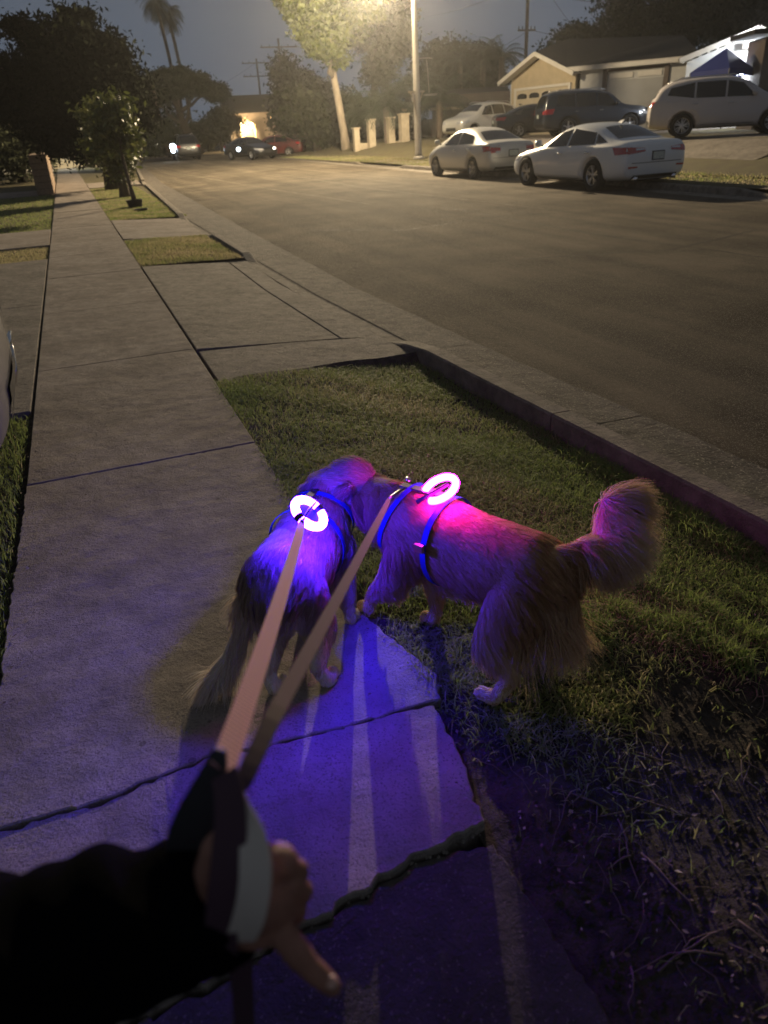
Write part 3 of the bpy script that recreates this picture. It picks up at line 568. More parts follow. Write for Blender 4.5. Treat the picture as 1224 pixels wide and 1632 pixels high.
def build_car(name, label, kind, L, m, loc, rz, wheel_r=.33, fa=.19, ra=.77, rimstyle='star', group='cars parked along the street and on the driveways', detail=2, plate=True, glow=None, cat='car', seg=None):
    T = car_tables(kind); t = empty(name, label, cat, loc, rz, group)
    hx = lambda fr: L / 2 - fr * L
    vs = []; fs = []; nst = len(T); rows = []
    for fr, zb, w, zbelt, wr, zt in T:
        x = hx(fr); hf = [(0, zb), (.7 * w, zb), (.95 * w, zb + .06), (w, zb + .22), (1.0 * w, (zb + zbelt) / 2 + .08), (.965 * w, zbelt - .05), (.93 * w, zbelt), ((.93 * w * .45 + wr * .55), zbelt + (zt - zbelt) * .62), (wr, zt - .025 * (1 if zt - zbelt > .2 else .3)), (wr * .55, zt + .012), (0, zt + .02)]
        full = [(y, z) for y, z in hf] + [(-y, z) for y, z in reversed(hf[1:-1])]
        rows.append([(x, y, z) for y, z in full])
    k = len(rows[0])
    for r in rows: vs += r
    for i in range(nst - 1):
        for j in range(k): fs.append((i * k + j, i * k + (j + 1) % k, (i + 1) * k + (j + 1) % k, (i + 1) * k + j))
    for i, fl in ((0, 0), (nst - 1, 1)):
        c = len(vs); r = rows[i]; mz = sum(p[2] for p in r) / k; vs.append((r[0][0] + (.03 if not fl else -.03), 0, mz))
        fs += [(i * k + j, i * k + (j + 1) % k, c) for j in range(k)]
    o = MB().add(vs, fs, True).build('raw', m); md = o.modifiers.new('s', 'SUBSURF'); md.levels = md.render_levels = 2 if detail else 1
    cut = MB()
    for fr in (fa, ra):
        for s in (-1, 1): cut.lathe([(.0001, 0), (wheel_r + .055, 0), (wheel_r + .055, .34), (.0001, .34)], (hx(fr), s * 1.05, wheel_r + .0), (0, -s, 0), 28, smooth=False)
    co = cut.build('cutter', M['black_plastic'])
    bo = o.modifiers.new('b', 'BOOLEAN'); bo.operation = 'DIFFERENCE'; bo.object = co; bo.solver = 'EXACT'
    body = baked(o, 'body', m, t); cm = co.data; bpy.data.objects.remove(co); bpy.data.meshes.remove(cm)
    bm = bmesh.new(); bm.from_mesh(body.data); bv = BVHTree.FromBMesh(bm); 
    bm.free()
    def patch(nm, corners, mode, mt, n=8, mm=4, off=.006, thick=0, par=None, smooth=True):
        V = []; F = []
        for i in range(n + 1):
            for j in range(mm + 1):
                u, v = i / n, j / mm; a = Vector(corners[0]).lerp(Vector(corners[1]), u); c = Vector(corners[3]).lerp(Vector(corners[2]), u); p = a.lerp(c, v)
                if mode in ('L', 'R'): s = 1 if mode == 'L' else -1; o_ = Vector((p.x, 3 * s, p.y)); d = Vector((0, -s, 0))
                elif mode == 'T': o_ = Vector((p.x, p.y, 4)); d = Vector((0, 0, -1))
                elif mode == 'B': o_ = Vector((-6, p.x, p.y)); d = Vector((1, 0, 0))
                else: o_ = Vector((6, p.x, p.y)); d = Vector((-1, 0, 0))
                h, nn, _, _ = bv.ray_cast(o_, d)
                if h is None: return None
                if nn.dot(d) > 0: nn = -nn
                V.append(h + nn * off)
        for i in range(n):
            for j in range(mm): a = i * (mm + 1) + j; F.append((a, a + 1, a + mm + 2, a + mm + 1))
        return MB().add(V, F, smooth).build(nm, mt, par or t)
    rows_by = {round(r[0], 3): r for r in T}
    def tz(fr, idx): return float(np.interp(fr, [r[0] for r in T], [r[idx] for r in T]))
    G = M['glass']
    if kind in ('sedan', 'compact'):
        e = 0 if kind == 'sedan' else -.03
        sidewin = [[(hx(.355 + e), tz(.355 + e, 3) + .035), (hx(.535), tz(.53, 3) + .03), (hx(.535), tz(.53, 5) - .10), (hx(.455 + e), tz(.455 + e, 5) - .10)],
                   [(hx(.548), tz(.55, 3) + .03), (hx(.755), tz(.755, 3) + .045), (hx(.725), tz(.725, 5) - .13), (hx(.548), tz(.548, 5) - .10)]]
        if kind == 'sedan': sidewin.append([(hx(.762), tz(.762, 3) + .05), (hx(.835), tz(.83, 3) + .07), (hx(.80), tz(.80, 5) - .15), (hx(.737), tz(.737, 5) - .13)])
        ws = [(hx(.318 + e * 1.3), .62), (hx(.318 + e * 1.3), -.62), (hx(.445 + e), -.50), (hx(.445 + e), .50)]; rw = [(hx(.732), .47), (hx(.732), -.47), (hx(.868), -.60), (hx(.868), .60)]; rwm = 'T'
        doors = [((.30 + e, .54)), ((.543, .755))]
    else:
        sidewin = [[(hx(.315), tz(.315, 3) + .05), (hx(.50), tz(.50, 3) + .04), (hx(.50), tz(.50, 5) - .12), (hx(.405), tz(.405, 5) - .13)],
                   [(hx(.512), tz(.51, 3) + .04), (hx(.70), tz(.70, 3) + .04), (hx(.70), tz(.70, 5) - .12), (hx(.512), tz(.512, 5) - .12)],
                   [(hx(.712), tz(.71, 3) + .04), (hx(.885), tz(.885, 3) + .12), (hx(.865), tz(.865, 5) - .16), (hx(.712), tz(.712, 5) - .12)]]
        ws = [(hx(.285), .64), (hx(.285), -.64), (hx(.40), -.52), (hx(.40), .52)]
        zz = tz(.95, 5); rw = [(-.60, 1.18), (.60, 1.18), (.50, tz(.92, 5) - .13), (-.50, tz(.92, 5) - .13)]; rwm = 'B'
        doors = [((.28, .505)), ((.51, .735))]
    for s in ('L', 'R'):
        sg = 1 if s == 'L' else -1
        for q in sidewin: patch('window', q, s, G, 8, 4)
        for (a, c) in doors:
            zb = .33 if kind in ('sedan', 'compact') else .42
            dcorn = [(hx(a), zb), (hx(c), zb), (hx(c), tz(c, 3) - .0), (hx(a), tz(a, 3) - .0)]
            if s == 'L' or detail > 1:
                dd = patch('door', dcorn, s, m, 10, 8, off=.005)
                if dd:
                    hxx = hx(c - .035); hz_ = tz(c, 3) - .13; h, nn, _, _ = bv.ray_cast(Vector((hxx, 3 * sg, hz_)), Vector((0, -sg, 0)))
                    if h: MB().tube([h + Vector((-.09, sg * .012, 0)), h + Vector((-.06, sg * .035, 0)), h + Vector((.06, sg * .035, 0)), h + Vector((.09, sg * .012, 0))], .013, 6).build('handle', M['chrome'] if detail else m, dd)
        # mirrors
        mx = hx(.335 if kind != 'compact' else .30); mz = tz(.34, 3) + .08
        MB().tube([(mx, sg * .86, mz - .02), (mx + .02, sg * .98, mz + .02)], .025, 6).build('mirror_arm', M['black_plastic'], t)
        MB().lathe([(.001, -.09), (.07, -.07), (.085, 0), (.07, .07), (.001, .09)], (mx + .02, sg * 1.0, mz + .05), (0, 1, 0), 10).build('mirror', m if detail > 1 else M['black_plastic'], t)
        # lights
        if kind in ('sedan', 'compact'):
            patch('taillight', [(hx(.925), .78), (hx(.992), .80), (hx(.992), .93), (hx(.90), .93)], s, M['taillight'], 6, 3, off=.01)
            patch('headlight', [(hx(.015), .58), (hx(.10), .64), (hx(.12), .74), (hx(.02), .68)], s, M['clear_lens'], 6, 3, off=.008)
            patch('sill', [(hx(.28), .20), (hx(.70), .20), (hx(.70), .27), (hx(.28), .27)], s, M['black_plastic'] if kind == 'sedan' else m, 8, 1, off=.012)
        else:
            patch('taillight', [(hx(.925), .92), (hx(.99), .92), (hx(.985), 1.10), (hx(.905), 1.13)], s, M['taillight'], 6, 3, off=.03)
            patch('headlight', [(hx(.015), .72), (hx(.10), .80), (hx(.12), .92), (hx(.02), .84)], s, M['clear_lens'], 6, 3, off=.008)
            patch('sill', [(hx(.26), .27), (hx(.70), .27), (hx(.70), .37), (hx(.26), .37)], s, M['black_plastic'], 8, 1, off=.012)
    patch('windshield', ws, 'T', G, 6, 6); patch('rear_window', rw, rwm, G, 8, 6)
    zt_ = .80 if kind in ('sedan', 'compact') else .95
    for s in (-1, 1):
        if kind == 'sedan':
            patch('taillight', [(s * .80, .79), (s * .36, .835), (s * .36, .90), (s * .80, .93)], 'B', M['taillight'], 8, 3, off=.012)
            patch('reverse_lamp', [(s * .62, .862), (s * .37, .868), (s * .37, .892), (s * .62, .90)], 'B', M['clear_lens'], 6, 1, off=.020)
            patch('reflector', [(s * .78, .50), (s * .55, .51), (s * .55, .54), (s * .78, .54)], 'B', M['taillight'], 5, 1, off=.012)
            MB().tube([(-L / 2 - .01, s * .55, .28), (-L / 2 + .15, s * .55, .28)], .05, 10).build('tailpipe', M['chrome'], t)
        elif kind == 'compact':
            patch('taillight', [(s * .76, .74), (s * .45, .76), (s * .45, .88), (s * .76, .90)], 'B', M['taillight'], 6, 3, off=.012)
            patch('reverse_lamp', [(s * .62, .745), (s * .46, .75), (s * .46, .79), (s * .62, .79)], 'B', M['clear_lens'], 6, 1, off=.020)
        else:
            patch('taillight', [(s * .84, .92), (s * .58, .94), (s * .58, 1.05), (s * .84, 1.08)], 'B', M['taillight'], 6, 3, off=.02)
        patch('headlight', [(s * .72, .60 if zt_ < .9 else .76), (s * .42, .58 if zt_ < .9 else .74), (s * .42, .66 if zt_ < .9 else .84), (s * .72, .70 if zt_ < .9 else .88)], 'F', M[glow] if glow else M['clear_lens'], 6, 3, off=.012)
    patch('bumper_trim', [(-.66, .24), (.66, .24), (.62, .36), (-.62, .36)] if zt_ < .9 else [(-.78, .34), (.78, .34), (.76, .55), (-.76, .55)], 'B', M['black_plastic'], 8, 2, off=.012)
    patch('trunk_seam', [(-.70, .60), (.70, .60), (.70, .612), (-.70, .612)], 'B', M['black_plastic'], 8, 1, off=.006)
    patch('grille', [(-.38, .42), (.38, .42), (.36, .58), (-.36, .58)], 'F', M['black_plastic'], 6, 2, off=.012)
    if plate:
        zp = .74 if kind == 'sedan' else (.72 if kind == 'compact' else .86)
        h, _, _, _ = bv.ray_cast(Vector((-6, 0, zp)), Vector((1, 0, 0)))
        if h:
            MB().box((h.x - .008, 0, zp), (.012, .345, .19)).build('plate_frame', M['black_plastic'], t)
            MB().box((h.x - .018, 0, zp), (.010, .305, .152)).build('licence_plate', M['plate'], t)
    if kind in ('sedan',): MB().add([(hx(.735), -.03, 1.40), (hx(.735), .03, 1.40), (hx(.70), 0, 1.43), (hx(.745), 0, 1.49)], [(0, 1, 3), (1, 2, 3), (2, 0, 3)]).build('antenna_fin', m, t)
    if kind in ('suv', 'boxsuv'):
        for s in (-1, 1): MB().tube([(hx(.42), s * .56, tz(.45, 5) + .01), (hx(.47), s * .56, tz(.5, 5) + .05), (hx(.80), s * .55, tz(.8, 5) + .05), (hx(.88), s * .54, tz(.88, 5) + .01)], .018, 6).build('roof_rail', M['rim'], t)
    # dark floor inside the wheel wells, wheels
    MB().box((0, 0, .34), (L * .80, 1.10, .16)).build('underbody', M['black_plastic'], t)
    R = wheel_r; proto = None
    for fr in (fa, ra):
        for s in (-1, 1):
            c = Vector((hx(fr), s * (tz(fr, 2) - .115), R))
            w = MB().lathe([(R * .64, -.10), (R * .90, -.112), (R * .985, -.09), (R, -.05), (R, .05), (R * .985, .09), (R * .90, .112), (R * .64, .10)], (0, 0, 0), (0, 1, 0), 32, close=True).build('wheel', M['tyre'], t) if proto is None else proto[0].copy()
            if proto: COL.objects.link(w); w.parent = t
            w.location = c; w.rotation_euler = (0, 0, 0 if s > 0 else PI)
            if proto is None:
                rb = MB(); rb.lathe([(R * .66, -.08), (R * .67, .08), (R * .63, .085), (R * .60, .05), (R * .60, -.08)], (0, 0, 0), (0, 1, 0), 32, close=True)
                nsp = 5
                for q in range(nsp):
                    a0 = q * 2 * PI / nsp + .3
                    if rimstyle == 'star':
                        for da in (-.20, .20):
                            rb.bar((math.cos(a0) * R * .12, .06, math.sin(a0) * R * .12), (math.cos(a0 + da) * R * .62, .075, math.sin(a0 + da) * R * .62), .028, .028)
                    elif rimstyle == 'multi':
                        for da in (-.12, .12, .5): rb.bar((math.cos(a0 + da) * R * .12, .06, math.sin(a0 + da) * R * .12), (math.cos(a0 + da) * R * .62, .07, math.sin(a0 + da) * R * .62), .02, .02)
                    else: rb.bar((math.cos(a0) * R * .12, .055, math.sin(a0) * R * .12), (math.cos(a0) * R * .62, .07, math.sin(a0) * R * .62), .07, .03)
                rb.lathe([(.001, .075), (R * .13, .07), (R * .17, .05), (R * .17, .0)], (0, 0, 0), (0, 1, 0), 16)
                ri = rb.build('rim', M['rim'], w); di = MB().lathe([(.001, 0), (R * .6, 0), (R * .6, .01), (.001, .01)], (0, 0, 0), (0, 1, 0), 24).build('brake_disc', M['rim_dark'] if rimstyle != 'star' else M['black_plastic'], w)
                proto = (w, ri, di)
            else:
                for ch in proto[1:]: c2 = ch.copy(); COL.objects.link(c2); c2.parent = w
    return t
RZS = PI / 2 + .02                      # parked cars point up the street
ZR = -.128
build_car('parked_car', 'white four-door sedan with star wheels, rearmost car parked at the far kerb', 'sedan', 4.9, M['paint_white'], (12.42, 17.05, ZR), RZS, .345, rimstyle='star')
build_car('parked_car', 'pale silver compact sedan parked ahead of the white sedan, nearer the lamp pole', 'compact', 4.45, M['paint_silver'], (12.72, 23.6, ZR), RZS, .315, rimstyle='five')
p = Vector((22.3, 20.2, 0)); 
def land(x, y): return Vector((x, y, zland(x, y) + .012))
build_car('parked_suv', 'pearl white crossover standing side-on at the edge of the picture beyond the parked sedan', 'suv', 4.65, M['paint_pearl'], land(20.55, 21.2), -.66, .36, rimstyle='multi', cat='suv', plate=False)
build_car('parked_suv', 'boxy dark navy off-roader on the driveway before the garage, its rear to the street', 'boxsuv', 4.9, M['paint_navy'], land(22.9, 31.6), -.28, .39, rimstyle='five', cat='suv')
build_car('parked_car', 'black sedan on the driveway behind the silver compact, only its roof and glass showing', 'sedan', 4.7, M['paint_black'], land(22.2, 34.6), -.35, .33, rimstyle='five', detail=1)
build_car('parked_suv', 'pale crossover facing the street left of the black sedan, one head lamp catching light', 'suv', 4.6, M['paint_silver'], land(21.6, 39.6), PI + .30, .36, rimstyle='five', cat='suv', detail=1)
# far down the street
build_car('parked_van', 'dark tall van standing in the street beside the leaning pole', 'boxsuv', 5.1, M['paint_black'], (9.2, 66, -.1), PI / 2 - .03, .38, rimstyle='five', cat='van', detail=0, glow=None)
build_car('parked_car', 'dark car with cold glints below the two porch lights', 'sedan', 4.6, M['paint_black'], (12.4, 56.5, -.1), -PI / 2 + .35, .33, rimstyle='five', detail=0)
build_car('parked_car', 'small red car with its tail to the street, right of the porch lights', 'compact', 4.3, M['paint_red'], (14.6, 58.0, -.1), PI - .5, .32, rimstyle='five', detail=0)
build_car('parked_car', 'pale car in the dark under the big street tree, right of the sidewalk far away', 'suv', 4.6, M['paint_silver'], (1.75 + 1.1, 50, .0), PI / 2, .35, rimstyle='five', detail=0, plate=False)
build_car('parked_car', 'dim car standing across the far driveway beyond the block wall', 'compact', 4.4, M['paint_silver'], (-2.8, 48, -.02), .1, .33, rimstyle='five', detail=0, plate=False)
# the car whose bumper corner enters at the left
d7 = MB().add([(-9, 1.2, -.034), (-1.0, 1.2, -.034), (-1.0, 4.94, -.034), (-9, 4.94, -.034)], [(0, 1, 2, 3)]).build('parking_pad', M['concrete2'], kind='structure')
lc = build_car('parked_car', 'grey car whose bumper corner with chrome trim enters the picture at the left', 'boxsuv', 5.0, M['paint_grey'], (-2.98, 3.86, -.03), .03, .38, rimstyle='five', plate=False)
lci = (Matrix.Translation(lc.location) @ Matrix.Rotation(lc.rotation_euler.z, 4, 'Z')).inverted()
MB().tube([lci @ at(-30, 600, 4.70), lci @ at(2, 575, 4.70), lci @ at(13, 545, 4.72), lci @ at(16, 528, 4.76)], [.02, .022, .02, .008], 8).build('chrome_trim', M['chrome'], lc)
MB().tube([lci @ at(18, 548, 4.74), lci @ at(25, 590, 4.70), lci @ at(23, 612, 4.68)], [.008, .014, .010], 8).build('bumper_guard', M['chrome'], lc)

# ------------------------------------------------------------------ trees
def leaf_cloud(blobs, n, size, clump=.35, sq=1.0):
    """leaf-sized faces in clumps through the crown's volume; blobs: (centre, radii, weight)"""
    w = np.array([b[2] for b in blobs], float); w /= w.sum(); nc = max(8, n // 26); cs = []
    idx = RS.choice(len(blobs), nc, p=w)
    d = RS.normal(size=(nc, 3)); d /= np.linalg.norm(d, axis=1)[:, None]; r = RS.rand(nc) ** .42
    C = np.array([blobs[i][0] for i in idx]) + d * r[:, None] * np.array([blobs[i][1] for i in idx])
    per = RS.randint(0, nc, n); P = C[per] + RS.normal(size=(n, 3)) * clump * (.5 + RS.rand(nc)[per])[:, None] * np.array([1, 1, .6])
    u = RS.normal(size=(n, 3)); u /= np.linalg.norm(u, axis=1)[:, None]; v = np.cross(u, RS.normal(size=(n, 3))); v /= np.linalg.norm(v, axis=1)[:, None]
    s = size * (.6 + .8 * RS.rand(n))[:, None]
    V = np.stack([P - u * s, P + v * s * .42 * sq, P + u * s, P - v * s * .42 * sq], 1).reshape(-1, 3); i = np.arange(n)[:, None] * 4
    F = np.concatenate([i + [0, 1, 2], i + [0, 2, 3]], 0)
    return V, F, np.repeat(np.clip(RS.rand(n) * .6 + RS.rand(nc)[per] * .4, 0, 1), 4)
def limb_pts(a, b, n=5, wob=.08):
    a, b = Vector(a), Vector(b); L = (b - a).length
    return [a.lerp(b, i / n) + (Vector((random.gauss(0, wob), random.gauss(0, wob), random.gauss(0, wob * .5))) * L * .3 if 0 < i < n else Vector()) for i in range(n + 1)]
def tree(label, base, trunk, r0, r1, blobs, n, size, leafm, bark, clump=.35, limbs=6, name='tree', group=None):
    t = empty(name, label, 'tree', base, 0, group); tr = [Vector(p) for p in trunk]; k = len(tr)
    b = MB(); b.tube(tr, [r0 * 1.25] + [r0 + (r1 - r0) * i / (k - 1) for i in range(1, k)], 10)
    top = tr[-1]
    for q in range(limbs):
        bl = blobs[q % len(blobs)]; e = Vector(bl[0]) + Vector((random.gauss(0, .4) * bl[1][0], random.gauss(0, .4) * bl[1][1], random.uniform(-.2, .4) * bl[1][2])); pts = limb_pts(tr[-1 - (q % 2 if k > 3 else 0)], e)
        b.tube(pts, [r1 * .75, r1 * .6, r1 * .45, r1 * .35, r1 * .22, r1 * .1], 6)
    b.build('trunk', bark, t)
    V, F, c = leaf_cloud(blobs, n, size, clump); np_mesh('crown', V, F, leafm, t, col=c, kind='stuff')
    return t
# big dark street tree on the near side, over the sidewalk
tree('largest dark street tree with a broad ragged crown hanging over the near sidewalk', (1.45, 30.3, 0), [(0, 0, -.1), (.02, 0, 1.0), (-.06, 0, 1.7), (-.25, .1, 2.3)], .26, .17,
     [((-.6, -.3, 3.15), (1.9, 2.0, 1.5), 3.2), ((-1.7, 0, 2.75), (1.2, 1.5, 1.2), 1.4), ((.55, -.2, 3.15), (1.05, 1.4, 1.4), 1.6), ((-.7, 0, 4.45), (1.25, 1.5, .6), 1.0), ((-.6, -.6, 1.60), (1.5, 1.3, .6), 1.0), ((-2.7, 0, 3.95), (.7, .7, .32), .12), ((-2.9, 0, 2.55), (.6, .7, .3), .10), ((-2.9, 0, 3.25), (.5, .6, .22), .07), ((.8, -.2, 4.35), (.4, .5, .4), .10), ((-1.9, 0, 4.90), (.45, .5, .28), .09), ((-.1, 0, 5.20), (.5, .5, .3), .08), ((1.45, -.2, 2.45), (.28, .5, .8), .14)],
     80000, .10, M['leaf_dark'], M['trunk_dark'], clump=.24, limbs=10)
# leafy middle tree and staked sapling
tree('young leafy tree with pale green hanging leaves, just behind the staked sapling', (1.52, 25.6, 0), [(0, 0, -.1), (0, 0, .5), (-.03, 0, 1.1), (.05, 0, 1.7)], .15, .09,
     [((-.1, 0, 2.0), (.75, .7, .55), 1), ((.15, -.1, 1.3), (.42, .5, .5), 1), ((-.45, 0, 1.3), (.35, .4, .4), .7), ((0, 0, .65), (.22, .25, .4), .6)], 4200, .085, M['leaf_young'], M['trunk'], clump=.16, limbs=6)
tree('slender leaning sapling growing out of the black tub on the grass', (1.48, 21.4, .0), [(0, 0, .1), (-.04, 0, .5), (-.08, 0, 1.1), (-.05, 0, 1.7), (.0, 0, 2.2)], .055, .03,
     [((-.1, 0, 2.1), (.5, .45, .4), 1), ((-.4, 0, 1.55), (.3, .35, .35), .7), ((.12, 0, 1.5), (.25, .3, .25), .4)], 2200, .085, M['leaf_young'], M['trunk'], clump=.15, limbs=6, name='sapling')
tb = empty('planter_tub', 'black plastic tub standing round the foot of the sapling', 'planter', (1.47, 21.35, -.03))
MB().lathe([(.17, 0), (.21, .17), (.22, .18), (.20, .18), (.165, .02), (.001, .02)], (0, 0, 0), (0, 0, 1), 20).build('tub', M['black_plastic'], tb)
MB().lathe([(.001, .14), (.19, .15)], (0, 0, 0), (0, 0, 1), 16).build('soil', M['soil'], tb)
w_ = empty('drip_saucer', 'flat black saucer lying on the grass in front of the tub', 'saucer', (1.50, 20.1, -.02))
MB().lathe([(.001, .0), (.15, 0), (.18, .035), (.17, .035), (.14, .012), (.001, .012)], (0, 0, 0), (0, 0, 1), 18).build('saucer', M['black_plastic'], w_)
# the lamp-lit tree over the road
B0 = Vector((17.3, 50, .03))
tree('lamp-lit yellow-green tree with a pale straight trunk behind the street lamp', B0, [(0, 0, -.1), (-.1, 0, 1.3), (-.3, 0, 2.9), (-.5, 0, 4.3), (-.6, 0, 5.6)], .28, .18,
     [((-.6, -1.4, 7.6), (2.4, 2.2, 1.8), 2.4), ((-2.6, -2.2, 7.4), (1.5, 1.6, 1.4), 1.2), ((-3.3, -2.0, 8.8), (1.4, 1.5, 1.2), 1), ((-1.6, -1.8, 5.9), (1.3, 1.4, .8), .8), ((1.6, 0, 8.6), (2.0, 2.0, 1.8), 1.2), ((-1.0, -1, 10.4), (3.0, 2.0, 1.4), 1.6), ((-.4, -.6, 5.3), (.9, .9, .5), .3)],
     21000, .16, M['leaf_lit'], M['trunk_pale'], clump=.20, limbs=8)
# hazy dark tree right behind the lamp
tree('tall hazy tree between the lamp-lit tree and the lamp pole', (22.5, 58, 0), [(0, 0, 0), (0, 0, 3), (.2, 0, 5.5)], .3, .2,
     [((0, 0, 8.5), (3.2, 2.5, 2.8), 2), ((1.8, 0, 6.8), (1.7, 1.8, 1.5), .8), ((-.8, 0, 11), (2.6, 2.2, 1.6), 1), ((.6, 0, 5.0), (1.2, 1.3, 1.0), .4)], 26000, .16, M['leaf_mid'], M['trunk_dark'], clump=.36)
# cloud-shaped tree and others far down the street on the left half
tree('dark umbrella-crowned tree far down the street above the standing van', (11.8, 76, 0), [(0, 0, 0), (-.5, 0, 1.2), (-1.0, 0, 2.4), (-1.2, 0, 3.5)], .50, .32,
     [((-1.9, 0, 5.7), (2.0, 2.4, 1.1), 2.5), ((.5, 0, 5.6), (1.6, 2, .9), 1.6), ((2.3, 0, 5.0), (1.0, 1.3, .7), .8), ((-3.2, 0, 4.8), (1.3, 1.5, .7), .7), ((-.9, 0, 6.5), (1.3, 1.5, .5), .8)], 26000, .15, M['leaf_mid'], M['trunk_dark'], clump=.25)
def palm(label, base, h, r, n, fl, droop, bend=(0, 0), group='palms standing behind the houses', name='palm_tree', skirt=True):
    t = empty(name, label, 'palm tree', base, 0, group); tr = [(bend[0] * (i / 6) ** 2, bend[1] * (i / 6) ** 2, h * i / 6) for i in range(7)]
    MB().tube(tr, [r * 1.3] + [r] * 6, 8).build('trunk', M['trunk'], t); top = Vector(tr[-1]); b = MB()
    for k in range(n):
        a = random.random() * 2 * PI; el = random.uniform(-.9 if skirt else -.1, 1.25); L = fl * random.uniform(.75, 1.1); p = top.copy(); pts = [p.copy()]; d = Vector((math.cos(a) * math.cos(el), math.sin(a) * math.cos(el), math.sin(el)))
        for i in range(6): p = p + d * L / 6; d = (d + Vector((0, 0, -droop / 6))).normalized(); pts.append(p.copy())
        side = Vector((-math.sin(a), math.cos(a), 0))
        for i in range(1, 7):
            q = pts[i]; dd = (pts[i] - pts[i - 1]).normalized(); ll = fl * .28 * (1.1 - abs(i - 3.2) / 5)
            for s in (-1, 1):
                for e in (0, .5):
                    o_ = pts[i - 1].lerp(q, e); tip = o_ + side * s * ll * .75 + dd * ll * .5 - Vector((0, 0, ll * .5)); b.add([o_ - dd * .035, o_ + dd * .035, tip], [(0, 1, 2)])
        b.tube(pts, [.03] * 6 + [.008], 3, cap=False)
    b.build('crown', M['palm'], t, kind='stuff'); return t
pp = at(283, 110, 105)
palm('left tall thin palm of the pair above the umbrella-crowned tree', (at(279, 118, 105).x, 105, 0), 15.6, .20, 60, 2.6, 2.3, bend=(-.9, 0), group='tall palm pair far down the street')
palm('right tall thin palm of the pair above the umbrella-crowned tree', (at(293, 118, 107).x, 107, 0), 14.6, .20, 60, 2.5, 2.3, bend=(-.8, 0), group='tall palm pair far down the street')
for (px, py, Y, h0, lb) in ((733, 92, 62, 3.4, 'short bushy palm left of the drooping palm behind the dark house'), (770, 88, 60, 3.0, 'middle bushy palm behind the dark house roof'), (800, 84, 58, 3.2, 'drooping palm with arching fronds nearest the utility pole')):
    q = at(px, py, Y); palm(lb, (q.x, Y, 0), q.z - .3, .22, 30, 2.3, 1.6, skirt=False)
for (px, py, Y, lb) in ((615, 168, 47, 'squat palm with arching fronds behind the row of pillars'), (660, 150, 49, 'bushy palm in the haze beside the lamp pole'), (590, 180, 50, 'low palm at the left end of the pillars'), (700, 158, 46, 'dark palm behind the silver compact')):
    q = at(px, py, Y); palm(lb, (q.x, Y, .3), max(.8, q.z - .4), .2, 34, 2.6, 1.7, skirt=False, group='palms in the yard behind the pillars')
# background masses of trees, each a tree of its own
def blobtree(label, px, py, Y, rx, rz, n, m='leaf_mid', sz=.24, bz=0, group='dark trees behind the houses', th=None):
    c = at(px, py, Y); s = rx
    bl = [((random.gauss(0, .35) * rx, random.gauss(0, .35) * rx, c.z - bz + random.gauss(0, .35) * rz), (rx * random.uniform(.35, .6), rx * .5, rz * random.uniform(.35, .6)), 1) for _ in range(7)] + [((0, 0, c.z - bz), (rx * .75, rx * .7, rz * .7), 2.5)]
    return tree(label, (c.x, Y, bz), [(0, 0, 0), (0, 0, max(.5, (c.z - bz) * .5)), (.1, 0, max(.8, c.z - bz))], .22, .12, bl, int(n * 1.3), sz * .8, M[m], M['trunk_dark'], clump=.4, limbs=5, group=group)
blobtree('dark feathery tree above the garage roof ridge', 935, 62, 62, 3.2, 1.8, 5000)
blobtree('tall dark eucalyptus above the white house, second from the right', 1010, 48, 60, 4.2, 3.6, 11000)
blobtree('broad dark eucalyptus rising behind the lit gable', 1100, 30, 58, 4.8, 4.2, 14000)
blobtree('black tree mass in the top right corner above the lit eave', 1190, 10, 54, 4.0, 4.2, 11000)
blobtree('low dark tree between the palms and the lamp pole', 755, 128, 64, 4.6, 2.4, 7000)
blobtree('rounded dark tree right of the lamp pole', 700, 110, 66, 3.4, 2.4, 6000)
blobtree('dark bushy tree directly left of the lamp-lit trunk', 500, 175, 55, 3.2, 2.6, 8000, group='dark trees along the street')
blobtree('dark tree beneath the lamp-lit crown', 470, 150, 68, 2.6, 2.8, 6000, group='dark trees along the street')
blobtree('dark tree behind the red car', 480, 190, 66, 3.0, 2.2, 6500, group='dark trees along the street')
blobtree('brown-lit tree between the van and the porch lights', 350, 200, 84, 2.4, 1.7, 5000, group='dark trees along the street')
blobtree('low scrubby tree on the skyline left of the porch lights', 330, 212, 96, 4.0, 1.8, 5500, group='dark trees along the street')
blobtree('round dark tree behind the leaning pole', 240, 205, 92, 5.0, 3.0, 6000, group='dark trees along the street')
blobtree('small dark tree on the skyline above the porch lights', 412, 182, 104, 4.0, 1.0, 3500, group='dark trees along the street')
blobtree('dark shrub mass behind the pillars', 600, 200, 60, 4.5, 2.4, 7000, group='dark trees along the street')
blobtree('dark hedge-like tree at the left edge above the block wall', 22, 232, 42, 3.2, 1.3, 8000, group='dark trees on the left lots', sz=.14)
blobtree('thin dark conifer-like tree at the left edge of the picture', 8, 205, 60, .8, 2.0, 2500, group='dark trees on the left lots', sz=.14)
blobtree('dark street tree behind the biggest one, far along the sidewalk', 120, 190, 62, 2.6, 2.0, 7000, group='dark trees along the street', sz=.16)
blobtree('small leafy street tree at the far end of the sidewalk', 215, 205, 70, 2.8, 1.8, 6000, group='dark trees along the street', sz=.16)

